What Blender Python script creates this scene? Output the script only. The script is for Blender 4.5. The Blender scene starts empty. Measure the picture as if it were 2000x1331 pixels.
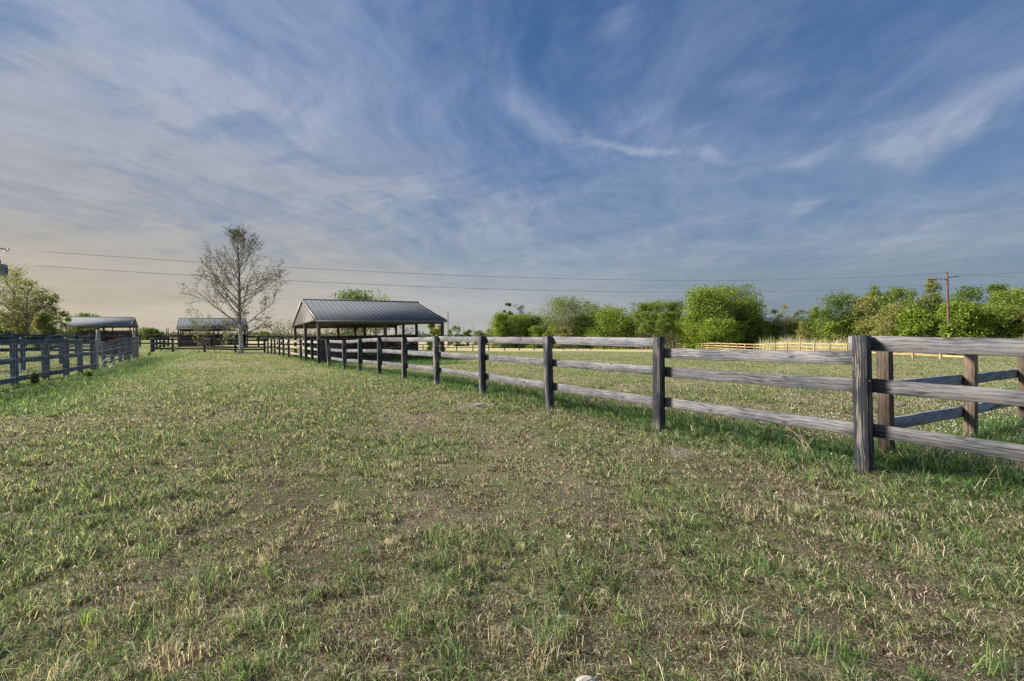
import bpy, math, random
import numpy as np
from mathutils import Vector, Matrix

S = bpy.context.scene
COL = S.collection
R = math.radians
F = 889.0          # focal length of the photograph in its own pixels (16 mm on full frame)
EYE = 1.38         # eye height, level with the fence tops
HOR = 657.0

# ------------------------------------------------------------------ camera
cam = bpy.data.cameras.new("camera"); cam_o = bpy.data.objects.new("camera", cam); COL.objects.link(cam_o)
cam_o.location = (0, 0, EYE); cam_o.rotation_euler = (R(90), 0, 0)
cam.sensor_width = 36; cam.lens = F / 2000 * 36; cam.shift_y = -(665.5 - HOR) / 2000
cam.clip_start = 0.05; cam.clip_end = 12000
S.camera = cam_o

# ------------------------------------------------------------------ sun, exposure
SUN_AZ, SUN_EL = R(-82), R(33)       # azimuth from +Y (the view), negative = left
sl = bpy.data.lights.new("sun", 'SUN'); sl.energy = 5.0; sl.angle = R(14); sl.color = (1.0, .91, .76)
so = bpy.data.objects.new("sun", sl); COL.objects.link(so)
sd = Vector((math.sin(SUN_AZ) * math.cos(SUN_EL), math.cos(SUN_AZ) * math.cos(SUN_EL), math.sin(SUN_EL)))
so.rotation_euler = sd.to_track_quat('Z', 'Y').to_euler()
S.view_settings.view_transform = 'Standard'; S.view_settings.look = 'None'
S.view_settings.exposure = 0.8; S.view_settings.gamma = 1

# ------------------------------------------------------------------ node helpers
class NT:
    def __init__(s, tree): s.t = tree; s.n = tree.nodes; s.l = tree.links
    def add(s, typ, **k):
        n = s.n.new(typ)
        for a, b in k.items(): setattr(n, a, b)
        return n
    def put(s, sock, v):
        if isinstance(v, bpy.types.NodeSocket): s.l.new(v, sock)
        elif v is not None:
            if sock.type == 'RGBA' and not isinstance(v, (int, float)) and len(v) == 3: v = (*v, 1)
            sock.default_value = v
    def m(s, op, a, b=None, c=None, clamp=False):
        n = s.add('ShaderNodeMath', operation=op, use_clamp=clamp)
        s.put(n.inputs[0], a)
        if b is not None: s.put(n.inputs[1], b)
        if c is not None: s.put(n.inputs[2], c)
        return n.outputs[0]
    def v(s, op, a, b=None):
        n = s.add('ShaderNodeVectorMath', operation=op); s.put(n.inputs[0], a)
        if b is not None:
            if op == 'SCALE': s.put(n.inputs['Scale'], b)
            else: s.put(n.inputs[1], b)
        return n.outputs['Value'] if op in ('LENGTH', 'DOT_PRODUCT') else n.outputs[0]
    def sep(s, v): n = s.add('ShaderNodeSeparateXYZ'); s.put(n.inputs[0], v); return n.outputs
    def comb(s, x, y, z=0.0):
        n = s.add('ShaderNodeCombineXYZ'); s.put(n.inputs[0], x); s.put(n.inputs[1], y); s.put(n.inputs[2], z); return n.outputs[0]
    def noise(s, vec, scale, detail=4, rough=.55, dist=0.0):
        n = s.add('ShaderNodeTexNoise'); s.put(n.inputs['Vector'], vec); n.inputs['Scale'].default_value = scale
        n.inputs['Detail'].default_value = detail; n.inputs['Roughness'].default_value = rough; n.inputs['Distortion'].default_value = dist
        return n.outputs['Fac']
    def ramp(s, f, a, b, lo=0.0, hi=1.0, smooth=True):
        n = s.add('ShaderNodeMapRange', interpolation_type='SMOOTHSTEP' if smooth else 'LINEAR'); n.clamp = True
        s.put(n.inputs[0], f); s.put(n.inputs[1], a); s.put(n.inputs[2], b); s.put(n.inputs[3], lo); s.put(n.inputs[4], hi)
        return n.outputs[0]
    def mix(s, f, a, b, mode='MIX'):
        n = s.add('ShaderNodeMix', data_type='RGBA', blend_type=mode); s.put(n.inputs[0], f); s.put(n.inputs[6], a); s.put(n.inputs[7], b)
        return n.outputs[2]
    def cramp(s, f, stops):
        n = s.add('ShaderNodeValToRGB'); s.put(n.inputs[0], f); e = n.color_ramp.elements
        while len(e) < len(stops): e.new(.5)
        for k, (p, c) in enumerate(stops): e[k].position = p; e[k].color = (*c, 1)
        return n.outputs[0]

# ------------------------------------------------------------------ sky (world): Nishita + horizon veil + cirrus
W = bpy.data.worlds.new("World"); S.world = W; W.use_nodes = True
w = NT(W.node_tree); w.n.clear()
out = w.add('ShaderNodeOutputWorld'); bg = w.add('ShaderNodeBackground'); w.l.new(bg.outputs[0], out.inputs[0])
sky = w.add('ShaderNodeTexSky', sky_type='NISHITA'); sky.sun_disc = False
sky.sun_elevation = SUN_EL; sky.sun_rotation = SUN_AZ; sky.air_density = 1.0; sky.dust_density = 1.2; sky.ozone_density = 2.5
D = w.add('ShaderNodeTexCoord').outputs['Generated']
dx, dy, dz = w.sep(D)
STR = 0.1
lum = w.v('DOT_PRODUCT', sky.outputs[0], (.2, .5, .3))
base = w.v('MULTIPLY', w.v('SCALE', sky.outputs[0], w.m('DIVIDE', 1.55, w.m('ADD', 1.0, w.m('MULTIPLY', lum, .30)))), (0.58, 0.86, 1.12))
# cloud sheet: a level plane overhead, streaks running away from the viewer
zz = w.m('ADD', w.m('MAXIMUM', dz, 0.0), 0.10)
cp = w.comb(w.m('DIVIDE', dx, zz), w.m('DIVIDE', dy, zz), 0.0)
wn = w.add('ShaderNodeTexNoise'); w.put(wn.inputs['Vector'], cp); wn.inputs['Scale'].default_value = .55; wn.inputs['Detail'].default_value = 3
warp = w.v('SCALE', w.v('SUBTRACT', wn.outputs['Color'], (.5, .5, .5)), 1.3)
cpw = w.v('ADD', cp, warp)
rot = w.add('ShaderNodeVectorRotate', rotation_type='Z_AXIS'); w.put(rot.inputs[0], cpw); rot.inputs['Angle'].default_value = R(12)
st = w.noise(w.v('MULTIPLY', rot.outputs[0], (1.0, .42, 1)), .95, 9, .62)
rot2 = w.add('ShaderNodeVectorRotate', rotation_type='Z_AXIS'); w.put(rot2.inputs[0], w.v('ADD', cp, w.v('SCALE', warp, 1.5))); rot2.inputs['Angle'].default_value = R(-58)
fine1 = w.noise(w.v('MULTIPLY', rot.outputs[0], (1.9, .62, 1)), 3.4, 11, .70, .25)
fine2 = w.noise(w.v('MULTIPLY', rot2.outputs[0], (1.8, .38, 1)), 2.2, 11, .68, .2)
fine = w.m('ADD', w.m('MULTIPLY', fine1, .5), w.m('MULTIPLY', fine2, .5))
patch = w.noise(cp, .62, 4, .55)
streaks = w.m('MULTIPLY', w.m('ADD', w.ramp(st, .36, .66), w.m('MULTIPLY', w.m('SUBTRACT', fine, .47), 2.5)), w.ramp(patch, .30, .62, .50, 1.12))
# named wisps of this evening's sky, as soft rotated ellipses in direction space
dyc = w.m('MAXIMUM', dy, 0.05)
uv0 = w.comb(w.m('DIVIDE', dx, dyc), w.m('DIVIDE', dz, dyc), 0.0)
wn2 = w.add('ShaderNodeTexNoise'); w.put(wn2.inputs['Vector'], uv0); wn2.inputs['Scale'].default_value = 3.0; wn2.inputs['Detail'].default_value = 5
uv = w.v('ADD', uv0, w.v('SCALE', w.v('SUBTRACT', wn2.outputs['Color'], (.5, .5, .5)), .17))
def wisp(x0, y0, x1, y1, wid, amp, sharp=0.0):
    cx, cy = ((x0 + x1) / 2 - 1000) / F, (HOR - (y0 + y1) / 2) / F
    ang = math.atan2(-(y1 - y0), x1 - x0); L = math.hypot(x1 - x0, y1 - y0) / F / 2 * 1.25
    v = w.v('SUBTRACT', uv, (cx, cy, 0))
    rn = w.add('ShaderNodeVectorRotate', rotation_type='Z_AXIS'); w.put(rn.inputs[0], v); rn.inputs['Angle'].default_value = -ang
    l = w.v('LENGTH', w.v('MULTIPLY', rn.outputs[0], (1 / L, F / wid, 0)))
    return w.ramp(l, 1.0, sharp, 0.0, amp)
tot = None
for a in [(960, 150, 1190, 320, 55, .55), (1120, 275, 1300, 305, 16, .75), (1180, 285, 1460, 335, 22, .45), (1130, 215, 1420, 290, 75, .35),
          (1660, 330, 2050, 170, 75, .62), (1700, 300, 1850, 330, 55, .45), (1480, 430, 1640, 370, 26, .45), (1440, 350, 1640, 280, 22, .32),
          (1250, 520, 2080, 380, 60, .40), (560, 372, 760, 368, 18, .55), (690, 368, 900, 405, 18, .55), (690, 428, 785, 405, 6, .6),
          (-60, 40, 260, 190, 80, .85), (300, 100, 560, 240, 48, .7), (60, 230, 520, 340, 90, .45), (1150, 80, 1270, -20, 40, .42),
          (1350, 170, 1560, 140, 40, .25), (1700, 60, 2000, 130, 70, .10), (380, 270, 700, 420, 60, .3), (-100, 330, 400, 420, 90, .45),
          (900, 400, 1300, 420, 60, .22), (1000, 490, 1500, 440, 30, .25)]:
    o = wisp(*a); tot = o if tot is None else w.m('ADD', tot, o)
tot = w.m('MULTIPLY', tot, w.ramp(dy, 0.05, 0.3))
tex = w.m('MAXIMUM', w.m('ADD', 1.0, w.m('MULTIPLY', w.m('SUBTRACT', fine, .5), 4.2)), .1)
front = w.m('MULTIPLY', tot, tex)
low = w.ramp(dz, .62, .05)                                     # sheet thickens toward the horizon
left = w.ramp(dx, .25, -.75)
cov = w.m('ADD', w.m('MULTIPLY', streaks, w.m('ADD', .36, w.m('MULTIPLY', left, .44))), w.m('MULTIPLY', front, .68))
cov = w.m('ADD', cov, w.m('MULTIPLY', low, w.m('ADD', .36, w.m('MULTIPLY', left, .28))))
cov = w.m('MINIMUM', w.m('MAXIMUM', cov, 0.0), .93)
cc_hi = w.mix(left, (.29, .37, .56), (.40, .455, .58))
cc_lo = w.mix(left, (.37, .42, .49), (.41, .405, .395))
ccol = w.mix(w.ramp(dz, .55, .06), cc_hi, cc_lo)
ccol = w.v('SCALE', ccol, w.ramp(fine, .36, .62, .91, 1.07))
skyc = w.v('SCALE', base, STR)
veil = w.ramp(dz, .30, -.02, 0, 1)
hor_c = w.cramp(w.ramp(dx, -.85, .85, smooth=False), [(0, (.68, .56, .39)), (.2, (.60, .54, .43)), (.42, (.51, .51, .48)), (.55, (.46, .475, .47)), (.78, (.27, .32, .38)), (1, (.22, .28, .36))])
c = w.mix(cov, skyc, ccol)
bands = w.noise(w.comb(w.m('MULTIPLY', dx, 2.2), w.m('MULTIPLY', dz, 17), dy), 1.3, 8, .62, .3)
hor_c = w.v('SCALE', hor_c, w.ramp(bands, .32, .68, .86, 1.06))
c = w.mix(w.m('MULTIPLY', w.m('POWER', veil, 1.5), .93), c, hor_c)
w.put(bg.inputs[0], c); bg.inputs[1].default_value = 1 / 2 ** .8
W.cycles.sampling_method = 'MANUAL'; W.cycles.sample_map_resolution = 512

# ------------------------------------------------------------------ terrain
CP = np.array([(0,0,0),(3.5,4.5,0),(-.7,10.6,0),(-2,13,0),(8,7,-.03),(12,3,0),(-8,4,0),(-4.9,16.7,-.06),(-9.2,23,-.18),(-11,25.6,-.18),(-4.4,30,-.06),
  (-16,33.5,-.22),(-24.5,45,-.25),(-34.8,44,-.15),(-14.4,13.2,-.08),(-17.8,19.3,-.12),(-22.5,27.4,.05),(-43,58,-.05),(-72,84,.80),(-45,46,.1),
  (40,47,-.8),(40,61,-.9),(40,85,-1.3),(40,118,-1.8),(-15,100,-1.7),(10,55,-.75),(0,38,-.3),(12,25,-.2),(20,14,-.12),(30,28,-.35),(70,70,-1.4),(110,100,-2),
  (200,150,-2.2),(0,140,-2),(60,140,-2.1),(-60,30,.2),(-40,22,.1),(-28,17,.08),(-32,24,.12),(-120,90,.9),(-200,150,.8),(-60,120,-.3),(-40,90,-.6),(0,-10,0),(0,400,-2),(400,400,-2.5),(-400,400,.3),
  (-100,150,.2),(-35,62,-.2)], float)
def T(x, y):
    x = np.asarray(x, float); y = np.asarray(y, float)
    num = np.zeros_like(x); den = np.zeros_like(x)
    for a, b, c_ in CP:
        r2 = (x - a) ** 2 + (y - b) ** 2
        sc = 1.0 + 0.0025 * (a * a + b * b)
        wt = 1.0 / (r2 / sc + 1.2) ** 2
        num += wt * c_; den += wt
    return num / den
def Tz(x, y): return float(T(np.array([x]), np.array([y]))[0])
def gx(px, d): return (px - 1000) / F * d

def _h(ix, iy, s):
    n = (ix.astype(np.int64) * 374761393 + iy.astype(np.int64) * 668265263 + s * 982451653) & 0xffffffff
    n = ((n ^ (n >> 13)) * 1274126177) & 0xffffffff
    return ((n ^ (n >> 16)) & 0xffff) / 65535.0
def vn(x, y, s=0):
    ix, iy = np.floor(x), np.floor(y); fx, fy = x - ix, y - iy
    fx = fx * fx * (3 - 2 * fx); fy = fy * fy * (3 - 2 * fy)
    a, b, c_, d = _h(ix, iy, s), _h(ix + 1, iy, s), _h(ix, iy + 1, s), _h(ix + 1, iy + 1, s)
    return (a * (1 - fx) + b * fx) * (1 - fy) + (c_ * (1 - fx) + d * fx) * fy
def fbm(x, y, s=0, o=4):
    t = 0; a = .5; n = 0
    for k in range(o): t = t + a * vn(x * 2 ** k, y * 2 ** k, s + k); n += a; a *= .55
    return t / n
def sst(e0, e1, x): t = np.clip((x - e0) / (e1 - e0), 0, 1); return t * t * (3 - 2 * t)

# ------------------------------------------------------------------ mesh helpers
def mk_mesh(name, V, loops, starts, mat, col=None, gc=None, smooth=False):
    me = bpy.data.meshes.new(name)
    me.vertices.add(len(V)); me.vertices.foreach_set('co', np.asarray(V, np.float32).ravel())
    me.loops.add(len(loops)); me.loops.foreach_set('vertex_index', np.asarray(loops, np.int32))
    me.polygons.add(len(starts)); me.polygons.foreach_set('loop_start', np.asarray(starts, np.int32))
    if smooth: me.polygons.foreach_set('use_smooth', np.ones(len(starts), bool))
    if col is not None:
        a = me.attributes.new('tint', 'FLOAT_COLOR', 'POINT'); a.data.foreach_set('color', np.asarray(col, np.float32).ravel())
    if gc is not None:
        a = me.attributes.new('gc', 'FLOAT_VECTOR', 'POINT'); a.data.foreach_set('vector', np.asarray(gc, np.float32).ravel())
    me.update(calc_edges=True)
    if mat: me.materials.append(mat)
    return me
def link(name, me, parent=None):
    o = bpy.data.objects.new(name, me); COL.objects.link(o); o.parent = parent; return o
def tag(o, label=None, cat=None, group=None, kind=None):
    if label: o['label'] = label
    if cat: o['category'] = cat
    if group: o['group'] = group
    if kind: o['kind'] = kind
    return o
def empty(name, loc, rz=0, label=None, cat=None, group=None, tilt=0):
    o = bpy.data.objects.new(name, None); COL.objects.link(o); o.location = loc
    o.rotation_euler = (0, tilt, rz); o.empty_display_size = .2
    return tag(o, label, cat, group)

class MB:
    def __init__(s): s.V = []; s.L = []; s.P = []; s.G = []; s.C = []
    def poly(s, idx): s.P.append(len(s.L)); s.L.extend(idx)
    def sweep(s, pts, prof, rights, ups, seed=0.0, cap=True, gco=None):
        """prof: list of (a,b) or list per point; ring sweep"""
        n0 = len(s.V); m = len(prof[0]) if isinstance(prof[0], list) else len(prof)
        al = 0.0
        for i, p in enumerate(pts):
            if i: al += (Vector(p) - Vector(pts[i - 1])).length
            pr = prof[i] if isinstance(prof[0], list) else prof
            r, u = Vector(rights[i] if isinstance(rights, list) else rights), Vector(ups[i] if isinstance(ups, list) else ups)
            for a, b in pr:
                s.V.append(tuple(Vector(p) + r * a + u * b)); s.G.append((al + seed * 3.1, a + b * .8, seed))
        for i in range(len(pts) - 1):
            for j in range(m):
                k = (j + 1) % m
                s.poly([n0 + i * m + j, n0 + i * m + k, n0 + (i + 1) * m + k, n0 + (i + 1) * m + j])
        if cap:
            s.poly([n0 + j for j in reversed(range(m))]); s.poly([n0 + (len(pts) - 1) * m + j for j in range(m)])
    def board(s, p0, p1, h, t, seed=None, seg=6, wob=.004, up=(0, 0, 1), ch=.006, sag=0.0):
        p0, p1 = Vector(p0), Vector(p1); d = (p1 - p0); u = Vector(up); r = d.cross(u).normalized(); u = r.cross(d).normalized()
        rnd = random.Random(seed if seed is not None else len(s.V)); sd_ = rnd.uniform(0, 40)
        a, b = t / 2, h / 2; pts = []; pr = []
        for i in range(seg + 1):
            f = i / seg
            pts.append(p0 + d * f + u * (rnd.uniform(-wob, wob) - sag * 4 * f * (1 - f)) + r * rnd.uniform(-wob, wob) * .6)
            bb = b + rnd.uniform(-wob, wob) * .8
            pr.append([(-a, -bb + ch), (-a, bb - ch), (-a + ch, bb), (a - ch, bb), (a, bb - ch), (a, -bb + ch), (a - ch, -bb), (-a + ch, -bb)])
        s.sweep(pts, pr, r, u, sd_)
    def post(s, x, y, z0, z1, wd, rz=0, lean=(0, 0), seed=0, dp=None, ch=.008, seg=5, wob=.003):
        rnd = random.Random(seed); dp = dp or wd; a, b = wd / 2, dp / 2
        r = Vector((math.cos(rz), math.sin(rz), 0)); u = Vector((-math.sin(rz), math.cos(rz), 0)); pts = []; pr = []
        for i in range(seg + 1):
            z = z0 + (z1 - z0) * i / seg
            pts.append(Vector((x + lean[0] * (z - z0), y + lean[1] * (z - z0), z)))
            k = 1 + rnd.uniform(-wob, wob) * 6; aa, bb = a * k, b * k
            pr.append([(-aa + ch, -bb), (aa - ch, -bb), (aa, -bb + ch), (aa, bb - ch), (aa - ch, bb), (-aa + ch, bb), (-aa, bb - ch), (-aa, -bb + ch)])
        n0 = len(s.V)
        s.sweep(pts, pr, r, u, rnd.uniform(0, 40))
    def box(s, c, sz, rz=0, seed=0):
        c = Vector(c); s.sweep([c - Vector((0, 0, sz[2] / 2)), c + Vector((0, 0, sz[2] / 2))],
            [(-sz[0] / 2, -sz[1] / 2), (sz[0] / 2, -sz[1] / 2), (sz[0] / 2, sz[1] / 2), (-sz[0] / 2, sz[1] / 2)],
            (math.cos(rz), math.sin(rz), 0), (-math.sin(rz), math.cos(rz), 0), seed)
    def tube(s, pts, rad, n=6, cap=True):
        pts = [Vector(p) for p in pts]; N = len(pts)
        if not isinstance(rad, (list, tuple)): rad = [rad] * N
        n0 = len(s.V); al = 0; ref = None
        for i, p in enumerate(pts):
            t = (pts[min(i + 1, N - 1)] - pts[max(i - 1, 0)])
            t = t.normalized() if t.length > 1e-9 else Vector((0, 0, 1))
            if ref is None: ref = t.orthogonal().normalized()
            a = (ref - t * ref.dot(t)); a = a.normalized() if a.length > 1e-6 else t.orthogonal().normalized(); ref = a; b = t.cross(a)
            if i: al += (p - pts[i - 1]).length
            for j in range(n):
                an = 2 * math.pi * j / n
                s.V.append(tuple(p + (a * math.cos(an) + b * math.sin(an)) * rad[i])); s.G.append((al, an * rad[0], 0))
        for i in range(N - 1):
            for j in range(n):
                k = (j + 1) % n
                s.poly([n0 + i * n + j, n0 + i * n + k, n0 + (i + 1) * n + k, n0 + (i + 1) * n + j])
        if cap: s.poly([n0 + j for j in reversed(range(n))]); s.poly([n0 + (N - 1) * n + j for j in range(n)])
    def build(s, name, mat, parent=None, smooth=False, off=None):
        V = np.array(s.V, float)
        if off is not None: V = V - np.array(off)
        return link(name, mk_mesh(name, V, s.L, s.P, mat, gc=s.G, smooth=smooth), parent)

# ------------------------------------------------------------------ materials
def new_mat(name):
    m = bpy.data.materials.new(name); m.use_nodes = True; t = NT(m.node_tree); b = t.n['Principled BSDF']; return m, t, b
def wood(name, light, dark, brown, brown_amt=.3, paint=None, paint_amt=0.0, rough=.85, bare_foot=False):
    m, t, b = new_mat(name)
    at = t.add('ShaderNodeAttribute', attribute_name='gc').outputs['Vector']
    x, y, s_ = t.sep(at)
    wv = t.noise(t.comb(t.m('MULTIPLY', x, 1.3), t.m('MULTIPLY', y, 5), s_), 1.0, 3)
    # knots bend the grain
    vo = t.add('ShaderNodeTexVoronoi', feature='F1', voronoi_dimensions='2D'); t.put(vo.inputs['Vector'], t.comb(t.m('ADD', t.m('MULTIPLY', x, 1.6), s_), t.m('ADD', t.m('MULTIPLY', y, 5.0), t.m('MULTIPLY', s_, 3)), 0.0)); vo.inputs['Scale'].default_value = 1.0
    kd = vo.outputs['Distance']; kn = t.ramp(kd, .085, .035); kb = t.ramp(kd, .42, .0)
    yy = t.m('ADD', t.m('ADD', y, t.m('MULTIPLY', wv, .028)), t.m('MULTIPLY', kb, .018))
    g1 = t.noise(t.comb(t.m('MULTIPLY', x, 7.0), t.m('MULTIPLY', yy, 140), s_), 1.0, 7, .66)
    ring = t.m('SINE', t.m('MULTIPLY', yy, 210))
    g2 = t.noise(t.comb(t.m('MULTIPLY', x, .8), t.m('MULTIPLY', yy, 14), t.m('ADD', s_, 9)), 1.0, 4)
    blot = t.noise(t.comb(t.m('MULTIPLY', x, 2.0), t.m('MULTIPLY', y, 6), t.m('ADD', s_, 3)), 1.2, 5, .6)
    g = t.m('ADD', t.m('MULTIPLY', g1, .72), t.m('ADD', t.m('MULTIPLY', ring, .04), t.m('MULTIPLY', g2, .28)))
    c = t.mix(t.ramp(t.m('ADD', g, t.m('MULTIPLY', t.m('SUBTRACT', blot, .5), .45)), .34, .68), dark, light)
    c = t.mix(t.m('MULTIPLY', t.ramp(blot, .5, .72), brown_amt), c, brown)
    if paint is not None:
        pn = t.noise(t.comb(t.m('MULTIPLY', x, 1.6), t.m('MULTIPLY', yy, 95), t.m('ADD', s_, 5)), 1.0, 5, .6)
        pf = t.m('ADD', pn, t.m('MULTIPLY', t.m('SUBTRACT', blot, .5), .5))
        f = t.ramp(pf, .66 - .5 * paint_amt, .58 - .5 * paint_amt + .16)
        f = t.ramp(pf, .30 + .5 * paint_amt, .22 + .5 * paint_amt)
        if bare_foot: f = t.m('MULTIPLY', f, t.ramp(t.m('ADD', t.sep(t.add('ShaderNodeNewGeometry').outputs['Position'])[2], t.m('ADD', t.m('MULTIPLY', wv, .3), t.m('MULTIPLY', t.noise(t.comb(s_, 0.0, 0.0), 3.7, 0), .5))), .40, .55))
        c = t.mix(f, c, paint)
    crack = t.noise(t.comb(t.m('MULTIPLY', x, 1.1), t.m('MULTIPLY', yy, 38), t.m('ADD', s_, 17)), 1.0, 3, .5)
    ck = t.ramp(crack, .665, .70)
    c = t.v('SCALE', c, t.ramp(t.noise(t.comb(s_, 3.3, 0.0), 2.9, 0), .25, .75, .78, 1.22))
    c = t.mix(t.m('MULTIPLY', kn, .8), c, (.06, .045, .04)); c = t.mix(t.m('MULTIPLY', ck, .85), c, (.025, .022, .022))
    t.put(b.inputs['Base Color'], c); b.inputs['Roughness'].default_value = rough; b.inputs['Specular IOR Level'].default_value = .25
    bp = t.add('ShaderNodeBump'); bp.inputs['Strength'].default_value = .55; bp.inputs['Distance'].default_value = .006
    t.put(bp.inputs['Height'], t.m('SUBTRACT', g, t.m('MULTIPLY', ck, 1.0))); t.l.new(bp.outputs[0], b.inputs['Normal'])
    return m
M_RAIL = wood('weathered_rail', (.27, .275, .30), (.06, .062, .072), (.20, .16, .13), .30, (.13, .155, .21), .22)
M_POST = wood('weathered_post', (.34, .32, .31), (.055, .052, .055), (.24, .17, .12), .25, (.035, .040, .055), .58, bare_foot=True)
M_BROWNPOST = wood('brown_post', (.20, .155, .125), (.05, .04, .035), (.22, .13, .07), .5)
M_SLATE = wood('slate_board', (.23, .26, .32), (.06, .075, .105), (.22, .20, .18), .25, (.055, .075, .115), .5)
M_BLUERAIL = wood('blue_grey_rail', (.42, .45, .52), (.14, .16, .20), (.28, .26, .24), .3, (.20, .24, .32), .35)
M_NAVY = wood('dark_board', (.10, .12, .16), (.035, .042, .06), (.16, .13, .11), .2, (.022, .03, .05), .6)
M_PALE = wood('pale_wood', (.50, .46, .42), (.22, .20, .19), (.36, .26, .2), .3)
M_DKWALL = wood('dark_wall_board', (.24, .19, .17), (.08, .062, .056), (.20, .12, .085), .5)
M_REDWALL = wood('red_wall_board', (.11, .05, .04), (.06, .022, .018), (.12, .06, .045), .4)
M_FARY = wood('sunlit_yellow_rail', (.62, .47, .27), (.38, .27, .15), (.5, .33, .2), .3)
M_POLE = wood('pole_wood', (.19, .115, .085), (.06, .045, .04), (.22, .11, .07), .5)

def simple(name, col, rough=.6, metal=0.0, var=.25, scale=20, bump=0):
    m, t, b = new_mat(name); b.inputs['Specular IOR Level'].default_value = .2 if rough > .7 else .5
    co = t.add('ShaderNodeTexCoord').outputs['Object']; n = t.noise(co, scale, 5, .6)
    c = t.mix(t.ramp(n, .3, .7), tuple(k * (1 - var) for k in col), tuple(min(1, k * (1 + var)) for k in col))
    t.put(b.inputs['Base Color'], c); b.inputs['Roughness'].default_value = rough; b.inputs['Metallic'].default_value = metal
    if bump:
        bp = t.add('ShaderNodeBump'); bp.inputs['Strength'].default_value = bump; bp.inputs['Distance'].default_value = .02
        t.put(bp.inputs['Height'], n); t.l.new(bp.outputs[0], b.inputs['Normal'])
    return m
M_ROOF = simple('metal_roofing', (.085, .10, .122), .85, 0, .12, 1.5)
M_ROOF2 = simple('pale_metal_roofing', (.17, .19, .22), .85, 0, .12, 1.5)
M_RIB = simple('roof_rib', (.20, .22, .25), .8, 0, .1, 3)
M_TRIM = simple('metal_trim', (.20, .20, .20), .5, .1, .12, 3)
M_GABLE = simple('gable_sheet', (.155, .145, .14), .6, .1, .12, 2)
M_SHEDPOST = simple('shed_post', (.14, .10, .09), .8, 0, .4, 6, .2)
M_UNDER = simple('shed_beam', (.16, .12, .10), .85, 0, .35, 5, .2)
M_WIRE = simple('galvanised_wire', (.62, .66, .72), .45, .6, .15, 30)
M_CABLE = simple('power_cable', (.16, .16, .17), .6, .2, .1, 3)
M_STEEL = simple('transformer_steel', (.22, .26, .32), .5, .2, .15, 4)
M_CERAM = simple('insulator', (.07, .045, .04), .3, 0, .2, 8)
M_ROCK = simple('limestone', (.42, .40, .37), .9, 0, .3, 14, .8)
M_BARK = simple('bark', (.17, .145, .12), .9, 0, .35, 9, .8)
M_PALEBARK = simple('pale_bark', (.36, .32, .27), .9, 0, .3, 9, .6)
M_TWIG = simple('grey_twig', (.30, .26, .22), .9, 0, .3, 5)
M_STRAWSTEM = simple('straw_stem', (.36, .31, .22), .9, 0, .3, 5)
M_PIPE = simple('pale_pipe', (.58, .58, .58), .4, 0, .1, 8)
def sycamore_bark():
    m, t, b = new_mat('sycamore_bark')
    co = t.add('ShaderNodeTexCoord').outputs['Object']; n = t.noise(t.v('MULTIPLY', co, (1, 1, .5)), 7, 5, .6); z = t.sep(co)[2]
    pale = t.mix(t.ramp(n, .42, .56), (.30, .27, .24), (.62, .60, .57)); drk = t.mix(t.ramp(n, .4, .6), (.11, .10, .09), (.26, .24, .215))
    t.put(b.inputs['Base Color'], t.mix(t.ramp(z, 1.2, 3.6), pale, drk)); b.inputs['Roughness'].default_value = .85
    return m
M_SYC = sycamore_bark()
def leafmat(name, trans=.42):
    m, t, b = new_mat(name)
    c = t.add('ShaderNodeAttribute', attribute_name='tint').outputs['Color']
    t.put(b.inputs['Base Color'], c); b.inputs['Roughness'].default_value = .6; b.inputs['Specular IOR Level'].default_value = .25
    tr = t.add('ShaderNodeBsdfTranslucent'); t.put(tr.inputs[0], t.mix(1.0, c, (1.15, 1.12, .75), 'MULTIPLY'))
    mx = t.add('ShaderNodeMixShader'); mx.inputs[0].default_value = trans
    t.l.new(b.outputs[0], mx.inputs[1]); t.l.new(tr.outputs[0], mx.inputs[2]); t.l.new(mx.outputs[0], t.n['Material Output'].inputs[0])
    return m
M_LEAF = leafmat('foliage'); M_GRASS = leafmat('grass_blade', .45)

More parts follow.
